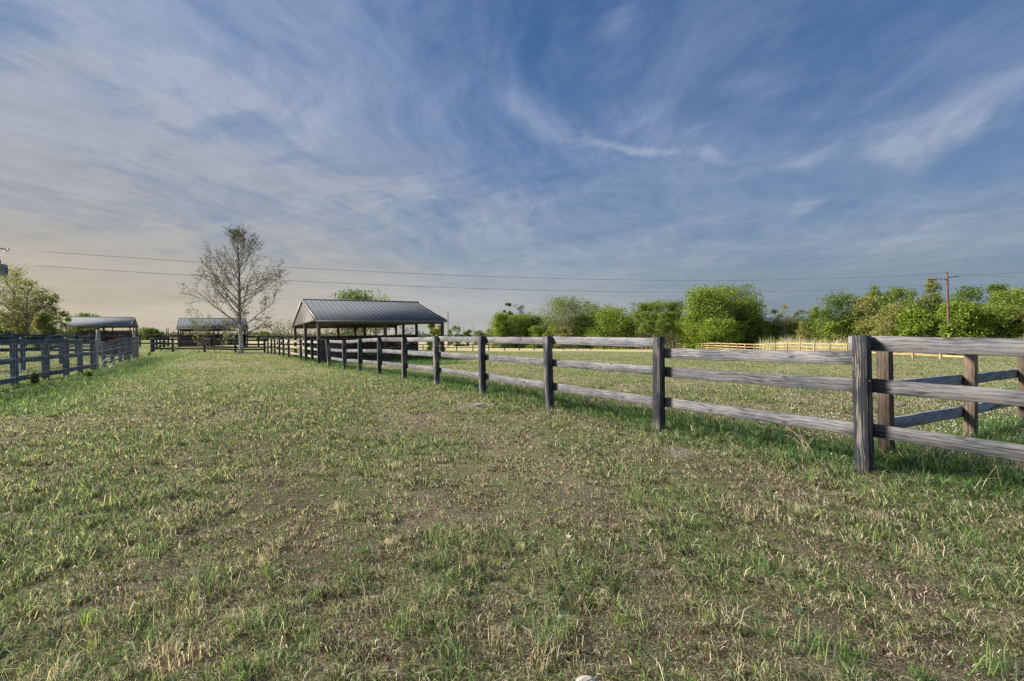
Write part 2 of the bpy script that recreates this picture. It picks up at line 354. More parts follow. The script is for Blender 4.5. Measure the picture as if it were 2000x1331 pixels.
# ------------------------------------------------------------------ ground
DRY = [(gx(a, 1.38 * F / (b - 657)), 1.38 * F / (b - 657), r_) for a, b, r_ in [(545, 950, .5), (600, 1050, .35), (650, 1150, .22), (1450, 930, .5), (1560, 1200, .22), (760, 1070, .22), (1640, 1090, .3), (980, 1240, .22), (500, 870, .5), (1180, 1000, .3), (1800, 1180, .28), (350, 1290, .2), (760, 1290, .18), (1300, 1150, .2), (575, 1000, .4), (625, 1100, .28), (690, 1220, .2), (1380, 1250, .22), (1700, 1260, .22), (1480, 1010, .3), (900, 960, .35), (480, 1180, .2), (240, 1150, .25), (100, 1280, .2), (1150, 1280, .18), (1880, 1270, .25)]]
def ground_mat():
    m, t, b = new_mat('meadow_soil')
    P = t.add('ShaderNodeNewGeometry').outputs['Position']; x, y, z = t.sep(P)
    P2 = t.comb(x, y, 0.0)
    big = t.noise(P2, .16, 5, .6); mid = t.noise(P2, .9, 5, .65); sm = t.noise(P2, 9, 7, .75); tiny = t.noise(P2, 75, 6, .8)
    soil = t.mix(t.ramp(tiny, .38, .60), (.030, .024, .021), (.22, .18, .155))
    thatch = t.mix(t.ramp(tiny, .40, .60), (.055, .045, .032), (.40, .36, .24))
    green = t.mix(t.ramp(tiny, .35, .65), (.035, .05, .018), (.23, .27, .11))
    near = t.mix(t.ramp(t.m('ADD', t.m('MULTIPLY', mid, .6), t.m('MULTIPLY', sm, .4)), .30, .50), soil, t.mix(t.ramp(mid, .4, .6), thatch, green))
    # farther off the turf closes over the soil: lane and paddocks as seen from standing height
    far = t.mix(t.ramp(t.m('ADD', t.m('MULTIPLY', big, .5), t.m('MULTIPLY', mid, .5)), .38, .58), (.38, .345, .20), (.21, .28, .10))
    far = t.mix(t.m('MULTIPLY', t.ramp(sm, .50, .62), .75), far, (.55, .50, .31)); far = t.mix(t.m('MULTIPLY', t.ramp(sm, .46, .36), .7), far, (.12, .13, .06))
    far = t.mix(t.m('MULTIPLY', t.ramp(tiny, .55, .4), .45), far, (.09, .10, .045))
    rr = t.v('LENGTH', P2)
    c = t.mix(t.ramp(rr, 5, 22), near, far)
    dry = t.ramp(t.m('ADD', y, t.m('MULTIPLY', mid, 14)), 78, 92)    # straw-dry strip along the back fence
    c = t.mix(t.m('MULTIPLY', dry, .75), c, (.55, .47, .27))
    # worn dry patches: dark soil and dead thatch
    for (a, b_, ra) in DRY:
        dd = t.v('LENGTH', t.v('MULTIPLY', t.v('SUBTRACT', P2, (a, b_, 0)), (1, .6, 1)))
        c = t.mix(t.m('MULTIPLY', t.ramp(t.m('ADD', dd, t.m('MULTIPLY', t.m('SUBTRACT', sm, .5), ra * 3)), ra * 1.2, ra * .4), .5), c, t.mix(t.ramp(tiny, .40, .62), (.045, .033, .026), (.27, .20, .155)))
    # bare stony patches
    for (a, b_, ra) in [(-.75, 9.0, .45), (2.0, 5.4, .22), (-16.2, 22.5, 1.0), (-9.0, 10.5, .4)]:
        dd = t.v('LENGTH', t.v('MULTIPLY', t.v('SUBTRACT', P2, (a, b_, 0)), (1, .7, 1)))
        c = t.mix(t.m('MULTIPLY', t.ramp(t.m('ADD', dd, t.m('MULTIPLY', t.m('SUBTRACT', sm, .5), ra * 3.5)), ra, ra * .4), .8), c, t.mix(t.ramp(tiny, .4, .6), (.15, .13, .115), (.40, .37, .33)))
    t.put(b.inputs['Base Color'], c); b.inputs['Roughness'].default_value = .95; b.inputs['Specular IOR Level'].default_value = .1
    bp = t.add('ShaderNodeBump'); bp.inputs['Strength'].default_value = 1.0; bp.inputs['Distance'].default_value = .05
    t.put(bp.inputs['Height'], t.m('ADD', sm, t.m('MULTIPLY', tiny, .4))); t.l.new(bp.outputs[0], b.inputs['Normal'])
    return m
def bumpz(x, y):
    r = np.hypot(x, y); k = 1 - sst(15, 40, r)
    return ((fbm(x * 2.2, y * 2.2, 3) - .5) * .05 + (fbm(x * .5, y * .5, 8) - .5) * .07) * k
def GZ(x, y): return T(x, y) + bumpz(np.asarray(x, float), np.asarray(y, float))
def gz(x, y): return float(GZ(np.array([x]), np.array([y]))[0])
def build_ground():
    rs = np.concatenate([[0.0], np.geomspace(.4, 6000, 420)]); n = 540; th = np.linspace(0, 2 * np.pi, n, endpoint=False)
    rr, tt = np.meshgrid(rs[1:], th, indexing='ij'); X = rr * np.cos(tt); Y = rr * np.sin(tt)
    Z = GZ(X, Y); V = np.stack([X, Y, Z], -1).reshape(-1, 3); m = len(rs) - 1
    i, j = np.meshgrid(np.arange(m - 1), np.arange(n), indexing='ij'); j2 = (j + 1) % n
    q = np.stack([i * n + j, (i + 1) * n + j, (i + 1) * n + j2, i * n + j2], -1).reshape(-1)
    V = np.vstack([V, [[0, 0, gz(0, 0)]]]); c = len(V) - 1
    fan = np.stack([np.full(n, c), np.arange(n), (np.arange(n) + 1) % n], -1).reshape(-1)
    L = np.concatenate([q, fan]); st = np.concatenate([np.arange(len(q) // 4) * 4, len(q) + np.arange(n) * 3])
    o = link('ground', mk_mesh('ground', V, L, st, ground_mat(), smooth=True)); tag(o, kind='structure')
build_ground()

# ------------------------------------------------------------------ grass
PAL = dict(dg=(.06, .14, .04), g=(.17, .32, .09), yg=(.38, .48, .17), st=(.82, .74, .54), br=(.145, .085, .068), gv=(.62, .51, .46), bg=(.19, .32, .17))
def blades(x, y, h, wd, bend, az, col):
    N = len(x); z = GZ(x, y) - .004
    fx, fy = np.cos(az), np.sin(az); rng = np.random.default_rng(5)
    pa = rng.uniform(0, 2 * np.pi, N); qx, qy = np.cos(pa) * wd / 2, np.sin(pa) * wd / 2
    V = np.empty((N, 5, 3), np.float32)
    V[:, 0] = np.stack([x - qx, y - qy, z], -1); V[:, 1] = np.stack([x + qx, y + qy, z], -1)
    mx, my, mz = x + fx * bend * h * .32, y + fy * bend * h * .32, z + h * .62 * (1 - .25 * bend)
    V[:, 2] = np.stack([mx - qx * .75, my - qy * .75, mz], -1); V[:, 3] = np.stack([mx + qx * .75, my + qy * .75, mz], -1)
    V[:, 4] = np.stack([x + fx * bend * h, y + fy * bend * h, z + h * (1 - .6 * bend)], -1)
    k = (np.arange(N) * 5)[:, None]; L = (k + np.array([[0, 1, 3, 2, 2, 3, 4]])).ravel()
    st = ((np.arange(N) * 7)[:, None] + np.array([[0, 4]])).ravel()
    C = np.empty((N, 5, 4), np.float32); C[..., :3] = col[:, None, :]; C[..., 3] = 1
    C[:, 4, :3] = C[:, 4, :3] * .85 + np.array([.30, .27, .18]) * .15
    return V.reshape(-1, 3), L, st, C.reshape(-1, 4)
FX0, FY0 = 3.54, 4.56; FS = -.69          # the long fence: X = FX0 + FS*(y-FY0)
def fence_off(x, y): return (x - (FX0 + FS * (y - FY0))) / math.sqrt(1 + FS * FS)   # + = paddock side
def build_grass():
    rng = np.random.default_rng(11); N = 2500000
    a, b, k = 1.15, 75.0, .36
    U = rng.random(N); d = (a ** k + U * (b ** k - a ** k)) ** (1 / k)
    u = rng.uniform(-1.32, 1.32, N); x = u * d; y = d.copy()
    # gather into tufts
    cs = .07 * np.sqrt(d); ix, iy = np.floor(x / .16), np.floor(y / .16)
    nearm = d < 9; cx = (ix + .5 + (_h(ix, iy, 21) - .5) * .9) * .16; cy = (iy + .5 + (_h(ix, iy, 22) - .5) * .9) * .16
    pull = np.where(nearm, rng.random(N) ** 1.5 * .8 * (_h(ix, iy, 23) > .35), 0); x += (cx - x) * pull; y += (cy - y) * pull
    n1 = fbm(x * .55, y * .55, 40); n2 = fbm(x * 2.3, y * 2.3, 50); n3 = fbm(x * .16, y * .16, 60)
    fo = fence_off(x, y); lx = -14.4 - .574 * (y - 13.2); lo = x - lx
    band = np.exp(-((fo - .55) / .75) ** 2) * (y > 3.5) * (y < 36)           # lush strip along the long fence, also carries the painted shade under it
    lband = np.exp(-((lo - 1.4) / 1.8) ** 2) * (y > 8) * (y < 40)
    g = .60 * n1 + .40 * n2; green = sst(.41, .58, g + .10 * (n3 - .5)); dry = np.zeros(N)
    for (qx, qy, ra) in DRY: dry = np.maximum(dry, np.exp(-(((x - qx) / ra) ** 2 + ((y - qy) * .6 / ra) ** 2)))
    dryw = dry; green = np.clip(green - .85 * dry * (n2 > .34) + .30 * sst(-1.0, -5.5, x) * (y < 14) + .8 * band + .7 * lband, 0, 1)
    dens = np.clip(.75 + .4 * green + .6 * (n2 - .5), .45, 1) * (1 - .18 * dry)
    bare = np.zeros(N)
    for (p, q, ra) in [(-.75, 9.0, .45), (2.0, 5.4, .25), (-16.2, 22.5, 1.0), (-9.0, 10.5, .4), (-1.05, 3.0, .35), (-1.6, 4.2, .4), (1.3, 2.1, .35)]:
        bare = np.maximum(bare, np.exp(-(((x - p) / ra) ** 2 + ((y - q) * .7 / ra) ** 2)))
    clump = fbm(x * 6.5, y * 6.5, 120, 3); cl = sst(.34, .66, clump) * (d < 14) + .5 * (d >= 14)
    keep = rng.random(N) < dens * (1 - .8 * bare) * (.70 + .4 * cl)
    x, y, d, green, n1, n2, n3, band, lband, fo, cl = [v[keep] for v in (x, y, d, green, n1, n2, n3, band, lband, fo, cl)]; N = len(x)
    r = rng.random(N); r2 = rng.random(N); tuft = _h(np.floor(x / .3), np.floor(y / .3), 77)
    col = np.empty((N, 3)); P = {k_: np.array(v_) for k_, v_ in PAL.items()}
    straw = r < (.22 + .17 * (1 - green) + .12 * (tuft > .8)) * (1 - .75 * np.maximum(band, lband * .5))
    brown = (~straw) & (r < .46 + .42 * (1 - green) - .34 * np.maximum(band, lband))
    col[:] = P['g'] * (1 - r2[:, None]) + P['yg'] * r2[:, None]
    dk = (~straw) & (~brown) & (rng.random(N) < .20 + .45 * band); col[dk] = P['dg'] * .6 + P['g'] * .4
    bl = (~straw) & (~brown) & (rng.random(N) < .12); col[bl] = P['bg']
    col[straw] = P['st'] * (.55 + .45 * rng.random((straw.sum(), 1))); 
    col[brown] = np.where(rng.random((brown.sum(), 1)) < .66, P['br'], P['gv'])
    col *= (1 - .20 * band - .10 * lband)[:, None]; col[:, 1] *= 1 + .10 * np.maximum(band, lband)  # shade under the long fence put into the blade colour
    ctr = (1 - .65 * sst(8, 18, d))[:, None]
    col *= 1 + ctr * (np.where(rng.random((N, 1)) < .48, rng.uniform(.14, .55, (N, 1)), rng.uniform(.95, 1.8, (N, 1))) - 1) * (.78 + .35 * cl)[:, None]
    h = (.02 + .065 * rng.random(N) ** 1.4) * (.45 + .6 * cl) * (.75 + .3 * green) * (1 + .5 * green) * (1 + .35 * (tuft > .85)); h[brown] *= .85
    tall = rng.random(N) < .05; h[tall] *= 1.7; h *= 1 + 1.1 * band + .5 * lband
    h *= 1 + .25 * sst(5, 15, d)
    wd = .0027 * (d / 2) ** .72 * rng.uniform(.6, 1.4, N); wd[brown] *= 1.3
    bend = rng.uniform(.35, 1.3, N); bend[brown] = rng.uniform(.7, 1.4, brown.sum())
    az = rng.uniform(0, 2 * np.pi, N); wind = rng.random(N) < .45; az[wind] = rng.normal(2.6, .6, wind.sum())
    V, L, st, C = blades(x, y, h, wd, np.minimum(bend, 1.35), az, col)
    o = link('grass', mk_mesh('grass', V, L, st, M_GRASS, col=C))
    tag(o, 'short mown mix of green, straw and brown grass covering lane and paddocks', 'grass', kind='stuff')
build_grass()
def broad_blades():
    rng = np.random.default_rng(31); N = 70000; d = 1.2 * (9 / 1.2) ** (rng.random(N) ** .9); x = rng.uniform(-1.3, 1.3, N) * d; y = d
    cx, cy = np.floor(x / .11), np.floor(y / .11); px_ = (cx + _h(cx, cy, 5)) * .11; py_ = (cy + _h(cx, cy, 6)) * .11
    ok = _h(cx, cy, 7) > .74; x = px_ + rng.normal(0, .018, N); y = py_ + rng.normal(0, .018, N); x, y, d, cx, cy = x[ok], y[ok], d[ok], cx[ok], cy[ok]; N = len(x)
    pal = np.array([PAL['yg'], PAL['g'], PAL['st'], PAL['bg'], PAL['yg']]); k = (_h(cx, cy, 9) * 4.99).astype(int); k = np.where(rng.random(N) < .25, rng.integers(0, 5, N), k)
    gmask = fbm(x * .55, y * .55, 40); k = np.where((gmask < .45) & (rng.random(N) < .6), 2, k)
    col = pal[k] * rng.uniform(.6, 1.15, (N, 1)); h = rng.uniform(.035, .085, N) * (.6 + .6 * _h(cx, cy, 11)); wd = .0034 * (d / 2) ** .5 * rng.uniform(.6, 1.3, N)
    V, L, st, C = blades(x, y, h, wd, rng.uniform(.15, 1.2, N), rng.normal(2.6, 1.6, N), col)
    tag(link('broad_grass', mk_mesh('broad_grass', V, L, st, M_GRASS, col=C)), 'broader bright blades standing in small clumps through the near turf', 'grass', kind='stuff')
broad_blades()

def tufts(name, spots, label, cat, per=60, h=(.12, .28), spread=.1, cols=('g', 'yg'), wdt=.005, seed=1, bend=(.1, .8)):
    rng = np.random.default_rng(seed); xs = []; ys = []; hs = []; dd = []
    for (sx, sy, k) in spots:
        n = int(per * k); xs.append(sx + rng.normal(0, spread * k, n)); ys.append(sy + rng.normal(0, spread * k, n)); hs.append(rng.uniform(*h, n) * k)
    x, y, hh = np.concatenate(xs), np.concatenate(ys), np.concatenate(hs); N = len(x)
    ca = np.array([PAL[c_] for c_ in cols]); col = ca[rng.integers(0, len(cols), N)] * rng.uniform(.7, 1.25, (N, 1))
    V, L, st, C = blades(x, y, hh, np.full(N, wdt) * rng.uniform(.6, 1.3, N), rng.uniform(*bend, N), rng.uniform(0, 6.283, N), col)
    o = link(name, mk_mesh(name, V, L, st, M_GRASS, col=C)); return tag(o, label, cat, kind='stuff')
rg = np.random.default_rng(3)
# lush long grass under the fence, straw stands in front of the woods
sp = []
for i in range(420):
    yv = rg.uniform(3.3, 26); o_ = abs(rg.normal(.45, .45)); sp.append((FX0 + FS * (yv - FY0) + o_ * 1.2, yv, rg.uniform(.6, 1.15)))
for i in range(90):
    k = rg.uniform(0, 1.9); sp.append((4.2 + 2.15 * k + rg.normal(0, .3), 5.1 + 1.2 * k + rg.normal(-.1, .35), rg.uniform(.7, 1.2)))
tufts('long_grass', sp, 'longer dark green grass growing in a strip under the long fence', 'long grass', 60, (.08, .20), .16, ('dg', 'dg', 'g', 'bg', 'g'), .0055, 4)
sp = [(gx(px, d) + rg.normal(0, 1), d + rg.normal(0, 2), rg.uniform(.6, 1.3)) for px, d in
      [(rg.uniform(1480, 2080), rg.uniform(72, 86)) for _ in range(150)] + [(rg.uniform(1680, 1740), 70) for _ in range(26)] + [(rg.uniform(1520, 1560), 78) for _ in range(14)] + [(rg.uniform(1960, 2010), 66) for _ in range(10)]]
tufts('dry_reeds', sp, 'tall straw coloured dry grass standing in front of the woods', 'dry grass', 60, (1.0, 2.9), .55, ('st', 'st', 'gv', 'yg'), .05, 6, (.05, .5))
sp = [(gx(rg.uniform(560, 900), d_), d_, rg.uniform(.6, 1.2)) for d_ in rg.uniform(24, 31, 90)]
sp = [s_ for s_ in sp if fence_off(s_[0], s_[1]) > -.2]
tufts('shed_weeds', sp, 'dark green weeds growing in front of and inside the open shed', 'weeds', 60, (.12, .34), .3, ('dg', 'g', 'dg'), .02, 7)
# pale stems and coarser tufts of the foreground
sp = [(gx(px, 1.38 * F / (py - 657)), 1.38 * F / (py - 657), k) for px, py, k in [(500, 1225, 1), (690, 1010, .8), (1290, 990, 1.1), (1240, 980, 1.0), (1640, 1130, 1), (1590, 1270, 1.1), (1650, 1290, 1.2), (1495, 1110, 1), (1900, 1060, 1.1), (790, 1240, 1), (1080, 1250, 1.2), (180, 1210, 1), (1930, 1310, 1.2), (1350, 1030, 1), (1700, 1050, 1), (600, 1260, .9), (880, 1300, .9), (120, 1000, .9), (300, 1080, .9)]]
tufts('coarse_grass', sp, 'taller blue green tufts scattered through the foreground turf', 'grass', 34, (.08, .17), .045, ('bg', 'g', 'yg'), .0042, 9)
sp = [(gx(px, 1.38 * F / (py - 657)), 1.38 * F / (py - 657), k) for px, py, k in [(375, 1195, 1.1), (330, 1270, .9), (360, 1290, .8), (85, 1325, 1), (920, 1100, .8), (980, 1250, .9), (1060, 1290, .9), (1450, 1000, .8), (1560, 1000, .9), (1720, 1020, 1), (1800, 1080, 1), (760, 1060, .8), (660, 990, .8), (520, 1090, .8), (1180, 1180, .7), (1510, 1330, .8)]]
tufts('straw_grass', sp, 'dead straw coloured tufts scattered through the foreground turf', 'dry grass', 60, (.06, .13), .05, ('st', 'st', 'gv'), .0032, 10)

def flowers():
    rng = np.random.default_rng(8); N = 900
    k = rng.random(N); d = np.where(k < .6, rng.uniform(6.2, 12.5, N), rng.uniform(4.9, 8, N)); px = np.where(k < .6, rng.normal(1850, 110, N), rng.uniform(1480, 2100, N))
    x = (px - 1000) / F * d; y = d; ok = fence_off(x, y) > .25; x, y = x[ok], y[ok]; N = len(x)
    cl = fbm(x * 1.5, y * 1.5, 90) > .43; x, y = x[cl], y[cl]; N = len(x)
    z = GZ(x, y) + rng.uniform(.05, .13, N); s_ = rng.uniform(.006, .013, N)
    o6 = np.array([(1, 0, 0), (-1, 0, 0), (0, 1, 0), (0, -1, 0), (0, 0, .8), (0, 0, -.8)])
    V = (np.stack([x, y, z], -1)[:, None, :] + o6[None] * s_[:, None, None]).reshape(-1, 3)
    f = np.array([0, 2, 4, 2, 1, 4, 1, 3, 4, 3, 0, 4, 2, 0, 5, 1, 2, 5, 3, 1, 5, 0, 3, 5]); L = ((np.arange(N) * 6)[:, None] + f[None]).ravel()
    o = link('clover_flowers', mk_mesh('clover_flowers', V, L, np.arange(N * 8) * 3, simple('white_petals', (.75, .72, .68), .7, 0, .1, 9)))
    tag(o, 'tiny white clover flowers dotting the grass inside the paddock', 'flowers', kind='stuff')
flowers()

# ------------------------------------------------------------------ fences
LEAN = -math.tan(R(1.2))
def rail_fence(pts, name, label, pm, rm, rails, ph=1.37, pw=.135, rh=.135, rt=.038, side=1, group=None, drops=None, wire=None, seed=0, seg=5, overs=.0, heights=None, thin=1.0, pmf=None, skip=()):
    """pts: ground positions of the posts; rails: heights of board centres above ground"""
    rnd = random.Random(seed); ox, oy = pts[0][0], pts[0][1]; oz = gz(ox, oy)
    root = empty(name, (ox, oy, oz), 0, label, 'fence', group); off = (ox, oy, oz); Z = [gz(*p[:2]) for p in pts]; tops = []
    for i, p in enumerate(pts):
        j = min(i + 1, len(pts) - 1); k = max(i - 1, 0); a = math.atan2(pts[j][1] - pts[k][1], pts[j][0] - pts[k][0])
        ln = (LEAN + rnd.uniform(-.012, .012), rnd.uniform(-.01, .01))
        if len(p) > 3: ln = (p[3], 0)
        mb = MB(); hh = ph * (p[2] if len(p) > 2 else 1) + rnd.uniform(-.012, .012)
        mb.post(p[0], p[1], Z[i] - .2, Z[i] + hh, pw * rnd.uniform(.96, 1.05), a + rnd.uniform(-.05, .05), ln, seed * 100 + i)
        o = mb.build('post', pmf(i) if pmf else pm, root, off=off); tops.append(ln)
    for i in range(len(pts) - 1):
        if i in skip: continue
        p, q = Vector((pts[i][0], pts[i][1], 0)), Vector((pts[i + 1][0], pts[i + 1][1], 0)); d = (q - p).normalized(); nrm = Vector((d.y, -d.x, 0)) * side
        for r_i, rz_ in enumerate(rails):
            dr = (drops or {}).get((i, r_i), (0, 0)); 
            a0 = p + nrm * (pw / 2 + rt / 2 + .003) - d * (.02 + overs) + Vector((tops[i][0] * rz_, 0, Z[i] + rz_ - dr[0] + rnd.uniform(-.008, .008)))
            a1 = q + nrm * (pw / 2 + rt / 2 + .003) + d * (.02 + overs) + Vector((tops[i + 1][0] * rz_, 0, Z[i + 1] + rz_ - dr[1] + rnd.uniform(-.008, .008)))
            a1 -= d * .045
            mb = MB(); mb.board(a0, a1, rh * rnd.uniform(.95, 1.04), rt, seed * 1000 + i * 10 + r_i, seg, .0028 * thin, sag=rnd.uniform(-.006, .012))
            mb.build('rail', rm, root, off=off)
    return root
def on_line(px, x0=FX0, y0=FY0, s=FS):       # where the fence line crosses the view ray of column px
    u = (px - 1000) / F; y = (x0 - s * y0) / (u - s); return (u * y, y)
# 1 long weathered fence running away on the right
pxs = [1690, 1288, 1074, 943, 854, 790, 741, 703, 673, 644]
pts = [on_line(p) for p in pxs]; step = (pts[0][0] - pts[1][0], pts[0][1] - pts[1][1])
pre = [(pts[0][0] + step[0] * 1.0, pts[0][1] + step[1] * 1.0)]
P1 = pre + pts; P1[-1] = (*P1[-1], 1.0, -.09)
RZ = [1.295, .875, .43]
f1 = rail_fence(P1, 'wooden_fence', 'long weathered grey three-rail fence running from the right foreground back to the shed', M_POST, M_RAIL, RZ,
     pw=.128, rh=.14, side=1, drops={(1, 0): (.155, .15)}, seed=3, seg=9)
mb = MB(); p = Vector((*P1[1], 0)); dd = Vector((P1[2][0] - P1[1][0], P1[2][1] - P1[1][1], 0)).normalized(); nn = Vector((dd.y, -dd.x, 0))
a0 = p + nn * .088 + dd * .03 + Vector((0, 0, gz(*P1[1]) + 1.30)); mb.board(a0, a0 + dd * .14, .14, .038, 5, 2)
mb.build('rail_stub', M_RAIL, f1, off=f1.location)
for zz_, oo in ((.93, -.075), (1.33, .02), (.50, -.02), (1.27, -.03)):
    mb = MB(); b0 = p - nn * .062 + dd * oo + Vector((LEAN * zz_, 0, gz(*P1[1]) + zz_)); mb.tube([b0, b0 - nn * .012], .009, 8); mb.build('bolt', M_CERAM, f1, off=f1.location)
# second dark post tight behind the big one
mb = MB(); q = p + nn * .02 + Vector((.14, .22, 0)); mb.post(q.x, q.y, gz(q.x, q.y) - .1, gz(q.x, q.y) + 1.22, .12, .6, (LEAN, 0), 77); mb.build('backing_post', M_NAVY, f1, off=f1.location)
# 2 brown cross fence meeting it
c0, cd = (4.22, 5.12), (2.15, 1.2)
P2 = [(c0[0] + cd[0] * k, c0[1] + cd[1] * k) for k in (0, 1, 1.93, 3.0, 4.0)]
rail_fence(P2, 'wooden_fence', 'brown-posted fence crossing behind the big corner post toward the right edge', M_BROWNPOST, M_BLUERAIL, [1.28, .79, .35], pw=.115, rh=.145, side=-1, seed=5, seg=9)
# 3 fence continuing past the shed up to the far corner
pxs = [623, 610, 598, 588, 564, 554, 546, 537, 530.6, 523.7]
P3 = [on_line(p) for p in pxs]
rail_fence(P3, 'wooden_fence', 'pale-railed fence along the left gable side of the open shed, receding to the far corner', M_NAVY, M_PALE, [1.22, .80, .36], pw=.12, rh=.13, side=1, seed=7, seg=2,
     pmf=lambda i: M_NAVY)
# 4 dark cross fence behind the tree
P4 = [(gx(px, d), d) for px, d in [(517, 45), (460, 44.6), (400, 44.3), (338, 44), (296.5, 43.7)]]
rail_fence(P4, 'wooden_fence', 'dark navy three-rail fence crossing behind the pale-trunked tree', M_NAVY, M_NAVY, [1.25, .80, .33], ph=1.36, pw=.15, rh=.14, side=-1, seed=9, seg=3)
# 5 fence running back from its left corner
P5 = [(gx(px, d), d) for px, d in [(301, 45.5), (306, 48.5), (313, 52), (320, 56), (329, 60.5)]]
rail_fence(P5, 'wooden_fence', 'short dark fence running back from the left corner of the navy fence', M_NAVY, M_NAVY, [1.2, .75, .3], pw=.15, side=1, seed=10, seg=2)
# 6 far fences
P6 = [(-54 + 3.05 * i, 62 + .35 * i) for i in range(0, 14)]
rail_fence(P6, 'wooden_fence', 'far dark fence in front of the two small sheds, seen above the navy fence', M_NAVY, M_NAVY, [1.5, .95, .45], ph=1.62, pw=.16, rh=.16, side=-1, seed=11, seg=2)
P7 = [(gx(555, 50), 50), (gx(578, 54), 54), (gx(600, 60), 60), (gx(620, 66), 66), (gx(640, 73), 73)]
P7 = [(-24.2 + 3 * i, 47 + 2.0 * i) for i in range(5)]
rail_fence(P7, 'wooden_fence', 'thin dark fence between the pale-trunked tree and the open shed, far side', M_NAVY, M_NAVY, [1.2, .75, .3], pw=.12, rh=.12, side=-1, seed=12, seg=2)
# 8 back paddock fence (dark) and 9 sunlit yellow one on the right
P8 = [(-24 + 3.2 * i, 88 + 1.05 * i) for i in range(0, 18)]
rail_fence(P8, 'wooden_fence', 'thin dark fence at the back of the paddock, between the shed and the woods', M_NAVY, M_NAVY, [1.30, .72], ph=1.37, pw=.17, rh=.13, side=-1, seed=13, seg=2)
n9 = 30; P9 = [(33.5 + 6.5 * (i / n9), 109 - 72 * (i / n9)) for i in range(n9 + 1)]
P9 = [(P8[-1][0] + (40.5 - P8[-1][0]) * min(1, i / 9), P8[-1][1] + (112 - P8[-1][1]) * min(1, i / 9)) if i < 9 else (40.5, 112 - (i - 9) * 3.0) for i in range(0, 34)]
rail_fence(P9, 'wooden_fence', 'new sunlit yellow three-rail fence along the foot of the woods', M_FARY, M_FARY, [1.28, .80, .34], ph=1.37, pw=.14, rh=.15, side=-1, seed=14, seg=2)

# 10 slate board fence with wire mesh on the left
LX = lambda y: -14.4 - .574 * (y - 13.2)
def on_left(px): u = (px - 1000) / F; y = (-14.4 + .574 * 13.2) / (u + .574); return (u * y, y)
A = [on_left(p) for p in (-95, -30, 30, 90, 129, 157, 182)]
fl = rail_fence(A, 'board_fence', 'slate blue board fence covered in wire mesh at the left edge', M_SLATE, M_SLATE, [1.30, .77, .24], ph=1.36, pw=.15, rh=.145, side=1, seed=21, seg=8)
def mesh_wire(root, p, q, z0, z1, off_n=.16, pitch=.17, hp=.16, name='wire_mesh', r=.0028):
    mb = MB(); p, q = Vector((*p, 0)), Vector((*q, 0)); L = (q - p).length; d = (q - p).normalized(); nn = Vector((d.y, -d.x, 0)) * off_n; n = int(L / pitch)
    rnd = random.Random(4)
    for i in range(n + 1):
        c = p + d * (L * i / n) + nn; z = gz(c.x, c.y); mb.tube([c + Vector((0, 0, z + z0)), c + Vector((rnd.uniform(-.012, .012), 0, z + z1 + rnd.uniform(-.02, .02)))], r, 3, False)
    k = int((z1 - z0) / hp)
    for j in range(k + 1):
        pp = []
        for i in range(0, 25):
            c = p + d * (L * i / 24) + nn; pp.append(c + Vector((0, 0, gz(c.x, c.y) + z0 + hp * j + rnd.uniform(-.008, .008))))
        mb.tube(pp, r, 3, False)
    mb.build(name, M_WIRE, root, off=root.location)
mesh_wire(fl, A[0], A[-1], .02, 1.26)
B_ = [on_left(p) for p in (203, 220, 235, 244.5, 252, 261, 268)]
f2 = rail_fence(B_, 'board_fence', 'sagging many-railed slate fence with wire, ending at a brown end post left of the lane', M_SLATE, M_SLATE, [1.22, .98, .74, .50, .26], ph=1.26, pw=.13, rh=.065, side=1, seed=22, seg=4,
     pmf=lambda i: M_DKWALL if i == 6 else M_SLATE)
mesh_wire(f2, B_[0], B_[-1], .02, 1.2, .13)
mesh_wire(f2, A[-1], B_[0], .02, 1.2, .13, name='wire_panel')
# sagging poles across the gap
mb = MB(); a0, a1 = Vector((*A[-1], gz(*A[-1]) + 1.25)), Vector((*B_[2], gz(*B_[2]) + 1.2))
mb.tube([a0.lerp(a1, t_) - Vector((0, 0, .10 * 4 * t_ * (1 - t_))) for t_ in np.linspace(0, 1, 9)], .045, 6)
a0, a1 = a0 - Vector((0, 0, .45)), a1 - Vector((0, 0, .42)); mb.tube([a0.lerp(a1, t_) for t_ in np.linspace(0, 1, 9)], .04, 6)
mb.build('sagging_pole', M_SLATE, f2, off=f2.location)
# crooked cedar posts
def crooked(px, d, h, r, label, seed):
    x = gx(px, d); z = gz(x, d); rnd = random.Random(seed); mb = MB(); pts = []; rr = []
    for i in range(9):
        t_ = i / 8; pts.append((x + math.sin(t_ * 5 + seed) * .05 - .02 * t_, d + rnd.uniform(-.02, .02), z - .15 + t_ * (h + .15))); rr.append(r * (1.1 - .35 * t_) * rnd.uniform(.88, 1.12))
    mb.tube(pts, rr, 8); o = mb.build('cedar_post', M_PALE, None, True, off=(x, d, z)); o.location = (x, d, z)
    # a snapped side stub
    tag(o, label, 'post')
crooked(190, 20.0, 1.78, .085, 'crooked pale cedar post rising above the left wire fence', 3)
crooked(262.5, 27.6, 1.65, .085, 'crooked pale cedar post beside the brown end post of the left fence', 5)
